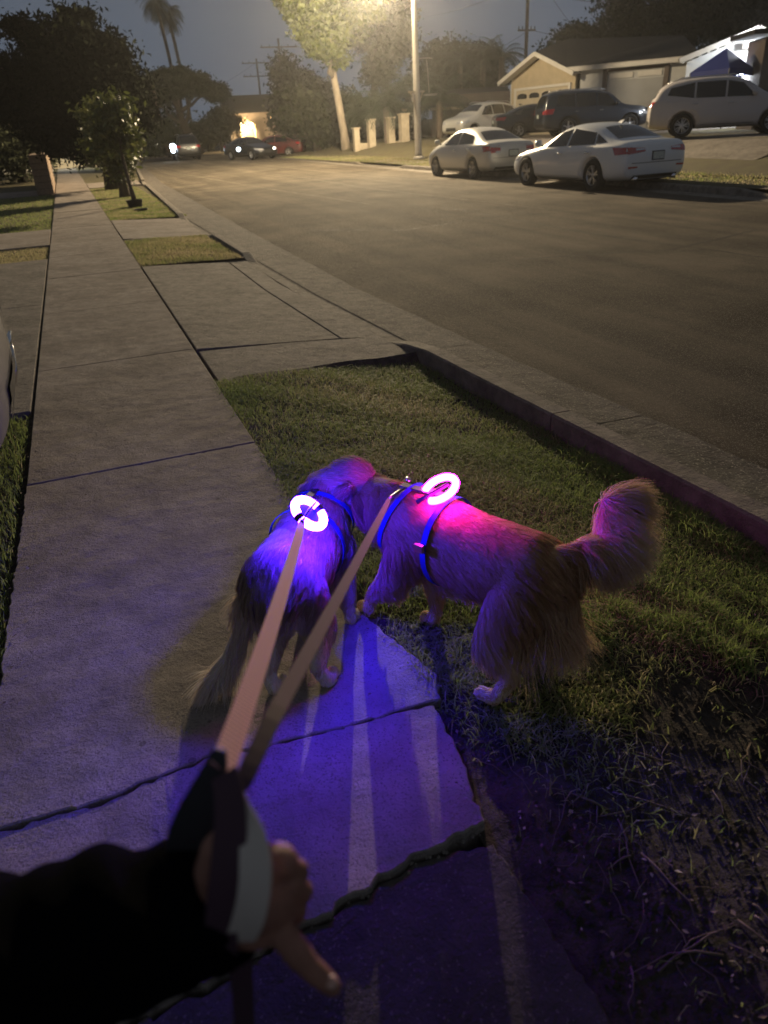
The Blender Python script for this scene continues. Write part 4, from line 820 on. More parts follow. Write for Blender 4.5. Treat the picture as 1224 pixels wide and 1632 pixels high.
# ------------------------------------------------------------------ poles and wires
def upole(label, px, pyb, Y, h, arms, r=.16, lean=0, group='utility poles'):
    q = at(px, pyb, Y); t = empty('utility_pole', label, 'utility pole', (q.x, Y, 0), 0, group)
    MB().tube([(0, 0, 0), (lean * h, 0, h)], [r, r * .7], 8).build('pole', M['wood_pole'], t)
    for z, L in arms:
        a = MB().box((lean * z, 0, z), (L, .12, .12)).build('cross_arm', M['wood_pole'], t); ib = MB()
        for s in (-.46, -.25, .25, .46): MB().tube([(lean * z + L * s, 0, z + .05), (lean * z + L * s, 0, z + .28)], [.05, .04], 6).build('insulator', M['dark_metal'], a)
    return t, Vector((q.x, Y, 0))
_, A = upole('utility pole behind the garage roof with wires fanning out', 838, 90, 60, 14.0, [(7.7, 1.6), (10.8, 2.2)], .17)
_, Bp = upole('nearer of two distant poles left of the lit tree, single cross arm', 452, 150, 92, 10.6, [(9.8, 4.2)], .15)
_, Cp = upole('farther short distant pole with two cross arms', 417, 170, 110, 10.2, [(9.7, 4.0), (8.2, 4.0)], .16)
_, Dp = upole('leaning wooden pole lit by the lamp beside the standing van', 268, 238, 74, 5.6, [], .17, lean=-.07)
_, Ep = upole('distant pole with a boxed cross arm at the left edge', 4, 180, 95, 10.0, [(8.9, 3.0), (7.9, 3.0)], .12)
def wire(a, c, sag, r=.014):
    a, c = Vector(a), Vector(c); return [a.lerp(c, i / 14) - Vector((0, 0, sag * 4 * (i / 14) * (1 - i / 14))) for i in range(15)]
for (a, c, sag, lb) in ((A + Vector((0, 0, 10.8)), at(1000, 0, 45), .5, 'upper wire running from the utility pole over the house'), (A + Vector((0, 0, 7.8)), at(1060, 55, 50), .5, 'middle wire from the utility pole to the house trees'), (A + Vector((0, 0, 7.6)), at(690, 125, 70), .3, 'wire dropping left from the utility pole to the palms'), (A + Vector((0, 0, 12.5)), at(930, 60, 46), .4, 'steep service wire from the utility pole to the roof'), (A + Vector((0, 0, 10.9)), at(640, 30, 90), .6, 'faint wire running left from the utility pole into the glow'),
                         (Bp + Vector((0, 0, 9.9)), Cp + Vector((0, 0, 9.8)), .4, 'wire between the two distant poles'), (Cp + Vector((0, 0, 9.8)), at(255, 172, 140), .8, 'long wire running left from the farther distant pole'), (Ep + Vector((0, 0, 8.9)), at(40, 165, 70), .3, 'wire leaving the pole at the left edge')):
    tag(MB().tube(wire(a, c, sag), .016, 4).build('wire', M['wire']), lb, 'wire', 'overhead wires')

# ------------------------------------------------------------------ buildings
def face_frame(a, c):                                  # wall from a to c (xy), returns point function (s along, z, out)
    a, c = Vector((*a, 0)), Vector((*c, 0)); d = (c - a); L = d.length; d.normalize(); n = Vector((d.y, -d.x, 0))
    return (lambda s, z, o=0: a + d * s + n * o + Vector((0, 0, z))), L, math.atan2(d.y, d.x)
HG = .75                                                # ground level at the houses
def quadbox(b, fr, s0, s1, z0, z1, o0, o1):
    vs = [fr(s, z, o) for s in (s0, s1) for z in (z0, z1) for o in (o0, o1)]
    b.add(vs, [(0, 1, 3, 2), (4, 6, 7, 5), (0, 4, 5, 1), (2, 3, 7, 6), (0, 2, 6, 4), (1, 5, 7, 3)])
    return b
CN = at(916, 150, 36); P0 = (CN.x, 36.0)               # convex corner between the beige gable front and the white flank
PL = at(815, 150, 41.8); P1 = (PL.x, 41.8)
PR = at(1112, 120, 30.6); P2 = (PR.x, 30.6)
hs = empty('house', 'single-storey house with a beige gabled garage front and a long white flank', 'house', (0, 0, 0))
fg, LG, ag = face_frame(P1, P0)                          # beige front
EV = at(918, 111, 36).z; EVL = at(813, 124, 41.8).z; PK = at(860, 86, 38.9).z
ez = (EV + EVL) / 2
w = MB(); vs = [fg(0, HG - .5), fg(LG, HG - .5), fg(LG, ez), fg(LG * .5, PK - .12), fg(0, ez)]; vb = [v + Vector((.25, .2, 0)) for v in vs]
w.add([*vs, *vb], [(0, 1, 2, 3, 4), (9, 8, 7, 6, 5)] + [(i, (i + 1) % 5, 5 + (i + 1) % 5, 5 + i) for i in range(5)]); w.build('gable_wall', M['beige'], hs)
# garage door with four windows in its top row
gd = MB(); quadbox(gd, fg, LG * .10, LG * .92, HG - .1, HG + 2.12, .03, .06); gdo = gd.build('garage_door', M['garage'], hs)
fm = MB(); quadbox(fm, fg, LG * .07, LG * .10, HG - .1, HG + 2.2, .02, .10); quadbox(fm, fg, LG * .92, LG * .95, HG - .1, HG + 2.2, .02, .10); quadbox(fm, fg, LG * .07, LG * .95, HG + 2.12, HG + 2.24, .02, .11); fm.build('door_frame', M['trim'], hs)
for r in range(4):
    for q in range(4):
        s0 = LG * (.115 + .20 * q); s1 = s0 + LG * .175; z0 = HG + .02 + .52 * r
        if r == 3:
            fr_ = [(s0 + .04, z0 + .12)] + [(s0 + .04 + (s1 - s0 - .08) * (1 - math.cos(PI * k / 8)) / 2, z0 + .26 + .12 * math.sin(PI * k / 8)) for k in range(9)] + [(s1 - .04, z0 + .12)]
            b = MB(); k_ = len(fr_); b.add([fg(s, z, .068) for s, z in fr_] + [fg(s, z, .05) for s, z in fr_], [tuple(range(k_))] + [(i, (i + 1) % k_, k_ + (i + 1) % k_, k_ + i) for i in range(k_)]); b.build('window', M['window_dark'], gdo)
        b = MB(); quadbox(b, fg, s0, s1, z0, z0 + .44, .058, .066 if r < 3 else .062); b.build('panel', M['garage'], gdo)
# fascia boards of the gable
for (a, za, c, zc) in ((-.6, ez - .25, LG * .5, PK + .02), (LG * .5, PK + .02, LG + .5, ez - .2)):
    MB().bar(fg(a, za, .55), fg(c, zc, .55), .05, .2).build('fascia', M['trim'], hs)
MB().add([fg(-.6, ez - .28, .55), fg(LG * .5, PK - .03, .55), fg(LG * .5, PK - .03, 0), fg(-.6, ez - .28, 0)], [(0, 1, 2, 3)]).build('soffit', M['trim'], hs)
MB().add([fg(LG + .5, ez - .22, .55), fg(LG * .5, PK - .03, .55), fg(LG * .5, PK - .03, 0), fg(LG + .5, ez - .22, 0)], [(0, 1, 2, 3)]).build('soffit', M['trim'], hs)
# white flank
ff, LF, af = face_frame(P0, P2)
ezf = EV; ezr = at(1112, 93, 30.6).z
w = MB(); quadbox(w, ff, .26, LF, HG - .6, min(ezf, ezr) - .05, -.2, 0); w.build('flank_wall', M['white_stucco'], hs)
MB().bar(ff(-.2, ezf + .02, .45), ff(LF + .2, ezr + .02, .45), .05, .22).build('fascia', M['trim'], hs)
MB().add([ff(-.2, ezf - .08, .45), ff(LF + .2, ezr - .08, .45), ff(LF + .2, ezr - .08, -.1), ff(-.2, ezf - .08, -.1)], [(0, 1, 2, 3)]).build('soffit', M['trim'], hs)
a0 = (at(966, 140, 34.5) - Vector((*P0, 0))); 
def sof(px):                                              # distance along the flank under a given picture column
    d = ray(px, 130); 
    e1 = Vector((P2[0] - P0[0], P2[1] - P0[1])); t = (P0[0] * d.y - P0[1] * d.x) / (e1.y * d.x - e1.x * d.y); return t * e1.length
g0, g1 = sof(968), sof(1058)
gz = HG + 2.15
gd = MB(); quadbox(gd, ff, g0, g1, HG - .1, gz, .02, .05); gdo2 = gd.build('garage_door', M['garage_grey'], hs, label='plain grey garage door in the white flank with a lit transom above')
fm = MB(); quadbox(fm, ff, g0 - .22, g0, HG - .1, gz + .5, .01, .10); quadbox(fm, ff, g1, g1 + .22, HG - .1, gz + .5, .01, .10); quadbox(fm, ff, g0, g1, gz + .38, gz + .5, .01, .09); fm.build('door_frame', M['dark_stucco'], hs)
for r in range(4):
    b = MB(); quadbox(b, ff, g0 + .04, g1 - .04, HG + .03 + r * .53, HG + .51 + r * .53, .052, .062); b.build('panel', M['garage_grey'], gdo2)
for q in range(2):
    b = MB(); L_ = (g1 - g0) / 2; quadbox(b, ff, g0 + L_ * q + .12, g0 + L_ * (q + 1) - .12, gz + .08, gz + .30, .02, .05); b.build('transom', M['trim'], hs)
# roof planes: ridge behind the gable, big dark slope over the flank
rb_ = fg(LG * .5, PK + .10, .55); back = Vector((7.5, 5.2, 0)); e0 = fg(-.6, ez - .16, .55); e1_ = fg(LG + .5, ez - .12, .55)
w = MB(); w.add([e0, rb_, rb_ + back, e0 + back], [(0, 1, 2, 3)]); w.add([e0 - Vector((0, 0, .1)), rb_ - Vector((0, 0, .1)), rb_ + back - Vector((0, 0, .1)), e0 + back - Vector((0, 0, .1))], [(3, 2, 1, 0)]); w.build('roof', M['roof'], hs)
rA = ff(-.3, ezf + .12, .5); rB = ff(LF + .2, ezr + .12, .5); r1 = at(905, 62, 41); r2 = at(1090, 56, 37)
w = MB(); w.add([rA, rB, r2, r1], [(0, 1, 2, 3)]); w.add([rA, r1, rb_], [(0, 1, 2)]); w.add([rB, r2, r2 + Vector((4, 3, -2.6)), rB + Vector((5, 1, 0))], [(0, 1, 2, 3)]); w.add([r1, r2, r2 + Vector((3, 8, -2.5)), r1 + Vector((3, 8, -2.5))], [(0, 1, 2, 3)]); w.add([rb_, r1, r1 + Vector((1, 8, -2.5)), rb_ + back], [(0, 1, 2, 3)]); w.build('roof', M['roof'], hs)
# rear walls so the house is closed
w = MB(); q0 = fg(0, 0); w.bar((P1[0] + .1, P1[1] + .1, HG + 1.2), (P1[0] + 8, P1[1] + 6, HG + 1.2), .2, 2.6); w.bar((P1[0] + 8, P1[1] + 6, HG + 1.2), (P2[0] + 6, P2[1] + 4, HG + 1.2), .2, 2.6); w.build('rear_wall', M['white_stucco'], hs)
# bright gabled wing lit by the tent lamp
WY = 27.4
h2 = empty('house_wing', 'white gabled wing brightly lit under its eave beside the blue tent', 'house', (0, 0, 0))
ga, gb, gc = at(1082, 98, 29.8), at(1207, 47, 27.6), at(1290, 92, 26.2)
wa, wb = at(1095, 99, 29.6), at(1290, 96, 26.0); wz = HG - .6
w = MB(); pts = [Vector((wa.x, wa.y, wz)), Vector((wb.x, wb.y, wz)), wb, gb + Vector((0, 0, -.12)), wa]; pb = [p + Vector((.2, .25, 0)) for p in pts]
w.add(pts + pb, [(0, 1, 2, 3, 4), (9, 8, 7, 6, 5)] + [(i, (i + 1) % 5, 5 + (i + 1) % 5, 5 + i) for i in range(5)]); w.build('gable_wall', M['white_stucco'], h2)
off = Vector((-.35, -.45, 0))
MB().bar(ga + off, gb + off, .05, .20).build('fascia', M['trim'], h2); MB().bar(gb + off, gc + off, .05, .20).build('fascia', M['trim'], h2)
w = MB(); up = Vector((0, 0, .12)); bk = Vector((6, 7.5, 0)); w.add([ga + off + up, gb + off + up, gb + bk + up, ga + bk + up], [(0, 1, 2, 3)]); w.add([gb + off + up, gc + off + up, gc + bk + up, gb + bk + up], [(0, 1, 2, 3)]); w.build('roof', M['roof'], h2)
for k in range(9):
    q = ga.lerp(gb, (k + .5) / 9) + off * .5 + Vector((0, 0, -.10)); MB().bar(q - off * .5, q + off * .4, .06, .09).build('rafter_tail', M['trim'], h2)
vq = at(1192, 73, 27.6); MB().box(vq + Vector((-.05, -.06, 0)), (.42, .05, .20), rz=-.66).build('vent', M['dark_stucco'], h2)
for (px, wd, hgt) in ((1163, .9, .8), (1132, .4, .9)):
    q = at(px, 128, 28.2); MB().box(q + Vector((-.05, -.06, 0)), (wd, .06, hgt), rz=-.66).build('window', M['window_dark'], h2)
# dark neighbour corner at the right edge
h3 = empty('neighbour_house', 'dark corner of the neighbouring house at the right edge of the picture', 'house', (0, 0, 0))
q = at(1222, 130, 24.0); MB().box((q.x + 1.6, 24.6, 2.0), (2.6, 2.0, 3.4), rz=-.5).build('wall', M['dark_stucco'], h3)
MB().box((q.x + 1.5, 24.5, 3.85), (3.8, 3.0, .16), rz=-.5).build('roof', M['roof'], h3)
# blue tent
tn = empty('pop_up_tent', 'blue pop-up canopy tent standing in front of the lit white wing', 'tent', (0, 0, 0))
TC = at(1150, 130, 25.6); tc_ = [at(1100, 117, 26.6), at(1162, 113, 24.4), at(1202, 108, 25.2), at(1150, 112, 27.6)]; tz_ = sum(p.z for p in tc_) / 4
tc_ = [Vector((p.x, p.y, tz_)) for p in tc_]; apex = sum(tc_, Vector()) / 4 + Vector((0, 0, .75)); 
for i in range(4):
    a, c = tc_[i], tc_[(i + 1) % 4]; MB().add([a, c, apex], [(0, 1, 2)]).build('canopy_panel', M['canopy'], tn)
    MB().add([a, c, c - Vector((0, 0, .25)), c.lerp(a, .5) - Vector((0, 0, .19)), a - Vector((0, 0, .25))], [(0, 1, 2, 3, 4)]).build('valance', M['canopy'], tn)
    MB().tube([Vector((a.x, a.y, HG)), a], .025, 6).build('leg', M['steel'], tn)
bulb = empty('work_light', 'small cold white lamp hanging under the blue tent', 'lamp', (0, 0, 0))
lp = at(1186, 118, 25.9); MB().tube([lp + Vector((-.25, .1, 0)), lp + Vector((.25, -.1, 0))], .035, 8).build('tube', M['cool_glow'], bulb); MB().tube([lp, lp + Vector((0, 0, tz_ - lp.z + .2))], .008, 4).build('cord', M['wire'], bulb)
wl_ = bpy.data.lights.new('tent_light', 'POINT'); wl_.energy = 200; wl_.color = (.86, .93, 1.0); wl_.shadow_soft_size = .15
o = bpy.data.objects.new('tent_light', wl_); COL.objects.link(o); o.location = lp + Vector((0, 0, -.12))
ev_ = empty('eave_light', 'bright white flood lamp under the peak of the lit gable', 'lamp', (0, 0, 0))
lq = gb + Vector((-.55, -.72, -.42)); MB().lathe([(.001, .1), (.06, .08), (.10, -.02), (.001, -.03)], lq, (0, 0, 1), 12).build('housing', M['trim'], ev_); MB().lathe([(.001, -.045), (.05, -.04), (.075, -.032), (.001, -.032)], lq, (0, 0, 1), 12).build('bulb', M['cool_glow'], ev_)
wl2 = bpy.data.lights.new('eave_lamp', 'POINT'); wl2.energy = 520; wl2.color = (.9, .95, 1.0); wl2.shadow_soft_size = .1
o = bpy.data.objects.new('eave_lamp', wl2); COL.objects.link(o); o.location = lq + Vector((-.15, -.15, -.15))

# dark low house behind the silver compact and the fence line to the lamp pole
h4 = empty('dark_house', 'low dark house in the haze behind the lamp pole and the pale crossover', 'house', (0, 0, 0))
q = at(690, 200, 54); q2 = at(812, 190, 50)
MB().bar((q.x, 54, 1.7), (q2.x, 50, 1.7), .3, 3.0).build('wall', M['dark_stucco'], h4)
qa, qb = at(640, 176, 53.4), at(812, 168, 49.4); 
w = MB(); w.add([qa, qb, qb + Vector((2.2, 4, 1.3)), qa + Vector((2.2, 4, 1.3))], [(0, 1, 2, 3)]); w.build('roof', M['roof'], h4); MB().bar(qa, qb, .06, .16).build('fascia', M['pillar'], h4)
# row of stucco pillars with a low wall
pw = empty('pillar_wall', 'row of four stucco pillars on a low wall left of the lamp pole', 'wall', (0, 0, 0))
pp_ = [(569, 46.8, 1.35, .34), (593, 46.4, 1.75, .42), (624, 46.0, 1.80, .40), (645, 45.6, 1.95, .50)]; prev = None
for (px, Y, h, wd) in pp_:
    q = at(px, 240, Y); pl = MB().box((q.x, Y, .0 + h / 2 + .1), (wd, wd, h)).build('pillar', M['pillar'], pw); MB().box((q.x, Y, h + .13), (wd + .10, wd + .10, .08)).build('cap', M['pillar'], pl)
    if prev and abs(px - 608) > 5 and px != 624: MB().bar((prev.x + .25, prev.y, .35), (q.x - .25, Y, .35), .16, .6).build('low_wall', M['pillar'], pw)
    prev = Vector((q.x, Y, 0))
# dark fence left of the lit trunk
fn = empty('board_fence', 'dark board fence behind the lamp-lit trunk and the red car', 'fence', (0, 0, 0))
fa_, fb_ = at(452, 235, 66), at(690, 225, 56); proto = None; k = 60
for i in range(k):
    q = fa_.lerp(fb_, (i + .5) / k); o = MB().box((0, 0, .95), ((fb_ - fa_).length / k - .02, .03, 1.7 + .04 * (i % 3))).build('board', M['wood_pole'], fn) if proto is None else proto.copy()
    if proto is None: proto = o
    else: COL.objects.link(o); o.parent = fn
    o.location = (q.x, q.y, 0); o.rotation_euler = (0, 0, math.atan2(fb_.y - fa_.y, fb_.x - fa_.x))
# far house with two porch lights
h5 = empty('porch_house', 'far small house with a gabled porch lit by two yellow lamps', 'house', (0, 0, 0))
YP = 92; qa, qb = at(383, 214, YP), at(404, 214, YP); gz0, gz1 = at(383, 199, YP).z, at(390, 186, YP).z
MB().add([Vector((qa.x, YP, .3)), Vector((qb.x, YP, .3)), Vector((qb.x, YP, gz0)), Vector(((qa.x + qb.x) / 2, YP, gz1)), Vector((qa.x, YP, gz0))], [(0, 1, 2, 3, 4)]).build('porch_gable', M['beige'], h5)
for px in (383, 404): q = at(px, 214, YP); MB().tube([(q.x, YP - 1, 0), (q.x, YP - 1, gz0)], .14, 8).build('porch_column', M['beige'], h5)
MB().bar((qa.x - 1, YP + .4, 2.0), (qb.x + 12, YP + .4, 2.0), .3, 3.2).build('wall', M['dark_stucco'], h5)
w = MB(); w.add([(qa.x - 1.4, YP - .3, 3.6), (qb.x + 12, YP - .3, 3.6), (qb.x + 11, YP + 6, 5.6), (qa.x - 1, YP + 6, 5.6)], [(0, 1, 2, 3)]); w.build('roof', M['roof'], h5)
for i, px in enumerate((386, 400)):
    q = at(px, 200, YP - 1.4); t = empty('porch_lamp', ('left' if i == 0 else 'right') + ' one of the two yellow lamps on the far porch', 'lamp', q, 0, 'porch lamps')
    MB().lathe([(.001, -.3), (.20, -.2), (.26, 0), (.20, .2), (.001, .3)], (0, 0, 0), (0, 0, 1), 12).build('bulb', M['porch_glow'], t); MB().tube([(0, 0, .18), (0, .9, .35)], .03, 6).build('bracket', M['dark_metal'], t)
q = at(393, 202, YP - 2.4); pl_ = bpy.data.lights.new('porch_light', 'POINT'); pl_.energy = 2200; pl_.color = (1, .72, .36); pl_.shadow_soft_size = .3; o = bpy.data.objects.new('porch_light', pl_); COL.objects.link(o); o.location = q
# block wall pier left of the sidewalk
bwall = empty('block_wall', 'low block wall running along the left of the sidewalk, its end lit by the lamp', 'wall', (0, 0, 0))
q = 0
for r in range(6):
    for k in range(8):
        y0 = 30.1 + k * 1.0 + (.5 if r % 2 else 0); y1 = y0 + .985
        if r % 2 and k == 0: MB().box((-.84, 30.34, r * .2 + .08), (.55, .475, .188)).build('block', M['brickwall'], bwall)
        MB().box((-.84 + random.uniform(-.004, .004), (y0 + y1) / 2, r * .2 + .08), (.55, .985, .188)).build('block', M['brickwall'], bwall)
MB().box((-.84, 34.2, .52), (.50, 8.1, 1.15)).build('core', M['soil'], bwall); MB().box((-.84, 34.3, 1.21), (.62, 8.5, .06)).build('coping', M['brickwall'], bwall)
# far left: a pale lit garage wall, a few bulbs
h6 = empty('left_house', 'dim house on the left with a pale lit wall beyond the block wall', 'house', (0, 0, 0))
MB().box((at(108, 228, 62).x, 62, 1.6), (3.4, .3, 3.2)).build('lit_wall', M['beige'], h6); MB().box((at(20, 222, 66).x, 66, 1.7), (12, .3, 3.4)).build('wall', M['dark_stucco'], h6)
MB().box((at(60, 222, 66).x, 67, 3.6), (18, 6, .2)).build('roof', M['roof'], h6)
pl2 = bpy.data.lights.new('left_garage_light', 'POINT'); pl2.energy = 160; pl2.color = (.95, 1, .8); pl2.shadow_soft_size = .2; o = bpy.data.objects.new('left_garage_light', pl2); COL.objects.link(o); o.location = at(106, 222, 58.5)
ck = MB().box(at(27, 200, 55), (.9, .9, 2.6)).build('chimney_block', M['beige']); tag(ck, 'pale chimney catching lamp light at the left edge', 'chimney')
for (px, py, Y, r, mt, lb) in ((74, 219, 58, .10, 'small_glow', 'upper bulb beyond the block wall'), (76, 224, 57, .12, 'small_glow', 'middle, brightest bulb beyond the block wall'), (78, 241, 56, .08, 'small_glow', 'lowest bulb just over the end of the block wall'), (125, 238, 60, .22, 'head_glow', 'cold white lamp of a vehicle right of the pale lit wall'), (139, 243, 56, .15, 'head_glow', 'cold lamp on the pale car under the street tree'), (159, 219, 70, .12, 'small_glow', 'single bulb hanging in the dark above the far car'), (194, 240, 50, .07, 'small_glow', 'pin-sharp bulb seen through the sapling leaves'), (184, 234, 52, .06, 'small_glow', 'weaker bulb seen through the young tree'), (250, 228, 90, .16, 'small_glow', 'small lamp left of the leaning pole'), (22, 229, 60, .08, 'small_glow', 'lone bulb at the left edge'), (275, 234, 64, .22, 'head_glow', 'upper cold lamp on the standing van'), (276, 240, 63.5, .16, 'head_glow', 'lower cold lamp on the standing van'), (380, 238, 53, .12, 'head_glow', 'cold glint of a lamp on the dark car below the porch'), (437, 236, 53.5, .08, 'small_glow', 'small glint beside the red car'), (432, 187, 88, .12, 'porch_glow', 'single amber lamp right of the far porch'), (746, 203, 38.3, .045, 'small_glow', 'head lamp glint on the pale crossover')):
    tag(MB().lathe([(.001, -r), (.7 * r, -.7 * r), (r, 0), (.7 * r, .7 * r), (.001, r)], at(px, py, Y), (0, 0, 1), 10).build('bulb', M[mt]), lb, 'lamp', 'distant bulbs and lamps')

# ------------------------------------------------------------------ organic bodies
def blob(name, chains, voxel, smooth, m, parent=None, extra=None):
    b = MB(); ico = bmesh.new(); bmesh.ops.create_icosphere(ico, subdivisions=3, radius=1.0); iv = [v.co.copy() for v in ico.verts]; ifc = [tuple(v.index for v in f.verts) for f in ico.faces]; ico.free()
    for ch in chains:
        for i in range(len(ch) - 1):
            a, c = ch[i], ch[i + 1]; A, C_ = Vector(a[:3]), Vector(c[:3]); L = (C_ - A).length; n = max(1, int(L / (max(min(a[3], c[3]), .004) * .22)))
            for k in range(n + 1):
                t = k / n; r = a[3] + (c[3] - a[3]) * t; p = A.lerp(C_, t); b.add([p + v * r for v in iv], ifc)
    for (p, rad, rot) in (extra or []):
        b.add([Vector(p) + rot @ Vector((v.x * rad[0], v.y * rad[1], v.z * rad[2])) for v in iv], ifc)
    me = bpy.data.meshes.new('raw'); me.from_pydata(b.v, [], b.f); o = bpy.data.objects.new('raw', me); COL.objects.link(o)
    r = o.modifiers.new('r', 'REMESH'); r.mode = 'VOXEL'; r.voxel_size = voxel
    s = o.modifiers.new('s', 'SMOOTH'); s.factor = .5; s.iterations = smooth
    return baked(o, name, m, parent)
def fur(body, bones, n, m, parent, seed=1, rad=.00085, wav=.27):
    """bones: (p0, p1, r0, r1, length, comb direction or None, tint, lift)"""
    rs = np.random.RandomState(seed); me = body.data; me.calc_loop_triangles()
    tv = np.empty(len(me.loop_triangles) * 3, np.int32); me.loop_triangles.foreach_get('vertices', tv); tv = tv.reshape(-1, 3)
    co = np.empty(len(me.vertices) * 3, np.float32); me.vertices.foreach_get('co', co); co = co.reshape(-1, 3)
    a, b_, c = co[tv[:, 0]], co[tv[:, 1]], co[tv[:, 2]]; nn = np.cross(b_ - a, c - a); ar = np.linalg.norm(nn, axis=1); nn /= ar[:, None] + 1e-12
    ti = rs.choice(len(tv), n, p=ar / ar.sum()); u, v = rs.rand(n), rs.rand(n); f = u + v > 1; u[f] = 1 - u[f]; v[f] = 1 - v[f]
    P = a[ti] * (1 - u - v)[:, None] + b_[ti] * u[:, None] + c[ti] * v[:, None]; N = nn[ti]
    best = np.full(n, 1e9); Lh = np.zeros(n); D = np.zeros((n, 3)); T = np.zeros(n); LF = np.zeros(n)
    for (p0, p1, r0, r1, ln, d, tint, lift) in bones:
        p0, p1 = np.array(p0), np.array(p1); ax = p1 - p0; L2 = (ax ** 2).sum(); t = np.clip(((P - p0) @ ax) / L2, 0, 1); ds = np.linalg.norm(P - (p0 + t[:, None] * ax), axis=1) - (r0 + (r1 - r0) * t)
        q = ds < best; best[q] = ds[q]; l0, l1 = (ln if isinstance(ln, tuple) else (ln, ln)); Lh[q] = (l0 + (l1 - l0) * t)[q]; t0, t1 = (tint if isinstance(tint, tuple) else (tint, tint)); T[q] = (t0 + (t1 - t0) * t)[q]
        dd = ax / math.sqrt(L2) if d is None else np.array(d, float) / np.linalg.norm(d); D[q] = dd; LF[q] = lift
    A1 = rs.normal(size=(3, 3)) * 26; A2 = rs.normal(size=(3, 3)) * 55; ph = rs.rand(3) * 6; W = .5 * np.sin(P @ A1 + ph + 1.8 * np.sin(P @ A2[:, [1, 2, 0]] * .6)) + .4 * np.sin(P @ A2 + 2 * ph + 1.5 * np.sin(P @ A1 * 1.3)); D = D + W * wav * .5 + rs.normal(size=(n, 3)) * .10
    Tn = D - N * (D * N).sum(1)[:, None]; Tn /= np.linalg.norm(Tn, axis=1)[:, None] + 1e-9; lf = LF[:, None]
    Lr = Lh * (.7 + .5 * rs.rand(n))
    # clumps: strands lean to a shared guide
    from mathutils.kdtree import KDTree
    K = n // 40; kd = KDTree(K); gi = rs.choice(n, K, replace=False)
    for i, g_ in enumerate(gi): kd.insert(P[g_], i)
    kd.balance(); own = np.array([gi[kd.find(p)[1]] for p in P])
    S_ = 6; out = np.zeros((n, S_, 3), np.float32)
    for k in range(S_):
        t = k / (S_ - 1); drop = np.array([0, 0, -1.0]) * (.25 * t * t)
        d = Tn * (1 - .0 * t) + N * lf * (1 - .6 * t) + D * .35 * t + drop
        base = P + d * (Lr * t)[:, None]
        out[:, k] = base
    for k in range(1, S_):
        t = k / (S_ - 1); gd = out[own, k]; mixw = .68 * t; sel = np.linalg.norm(gd - out[:, k], axis=1) < .03; w = (mixw * sel)[:, None]; out[:, k] = out[:, k] * (1 - w) + gd * w
    cu = bpy.data.hair_curves.new('fur'); cu.add_curves([S_] * n); cu.position_data.foreach_set('vector', out.reshape(-1))
    rd = np.tile(rad * np.array([1, 1, .9, .75, .5, .2]), n).astype(np.float32)
    ra = cu.attributes.get('radius') or cu.attributes.new('radius', 'FLOAT', 'POINT'); ra.data.foreach_set('value', rd)
    ta = cu.attributes.new('tint', 'FLOAT', 'CURVE'); ta.data.foreach_set('value', np.clip(T + rs.normal(size=n) * .07 + .07 * W[:, 0], 0, 1).astype(np.float32))
    cu.materials.append(m); o = bpy.data.objects.new('fur', cu); COL.objects.link(o); o.parent = parent; o['kind'] = 'stuff'; return o
M['fur_gold'] = mat('golden_fur', (.4, .22, .09), .55, spec=.25, tint=[(.24, .12, .05), (.48, .28, .13), (.66, .46, .28), (.84, .72, .56)], sub=.35)
M['fur_grey'] = mat('sable_fur', (.2, .15, .1), .55, spec=.25, tint=[(.06, .045, .035), (.26, .18, .125), (.58, .43, .31), (.88, .82, .74)], sub=.35)
M['skin_gold'] = mat('gold_undercoat', (.42, .25, .13), .9)
M['skin_grey'] = mat('sable_undercoat', (.62, .52, .42), .9)
V3 = Vector
def mid(a, b, t=.5): return tuple(Vector(a).lerp(Vector(b), t))

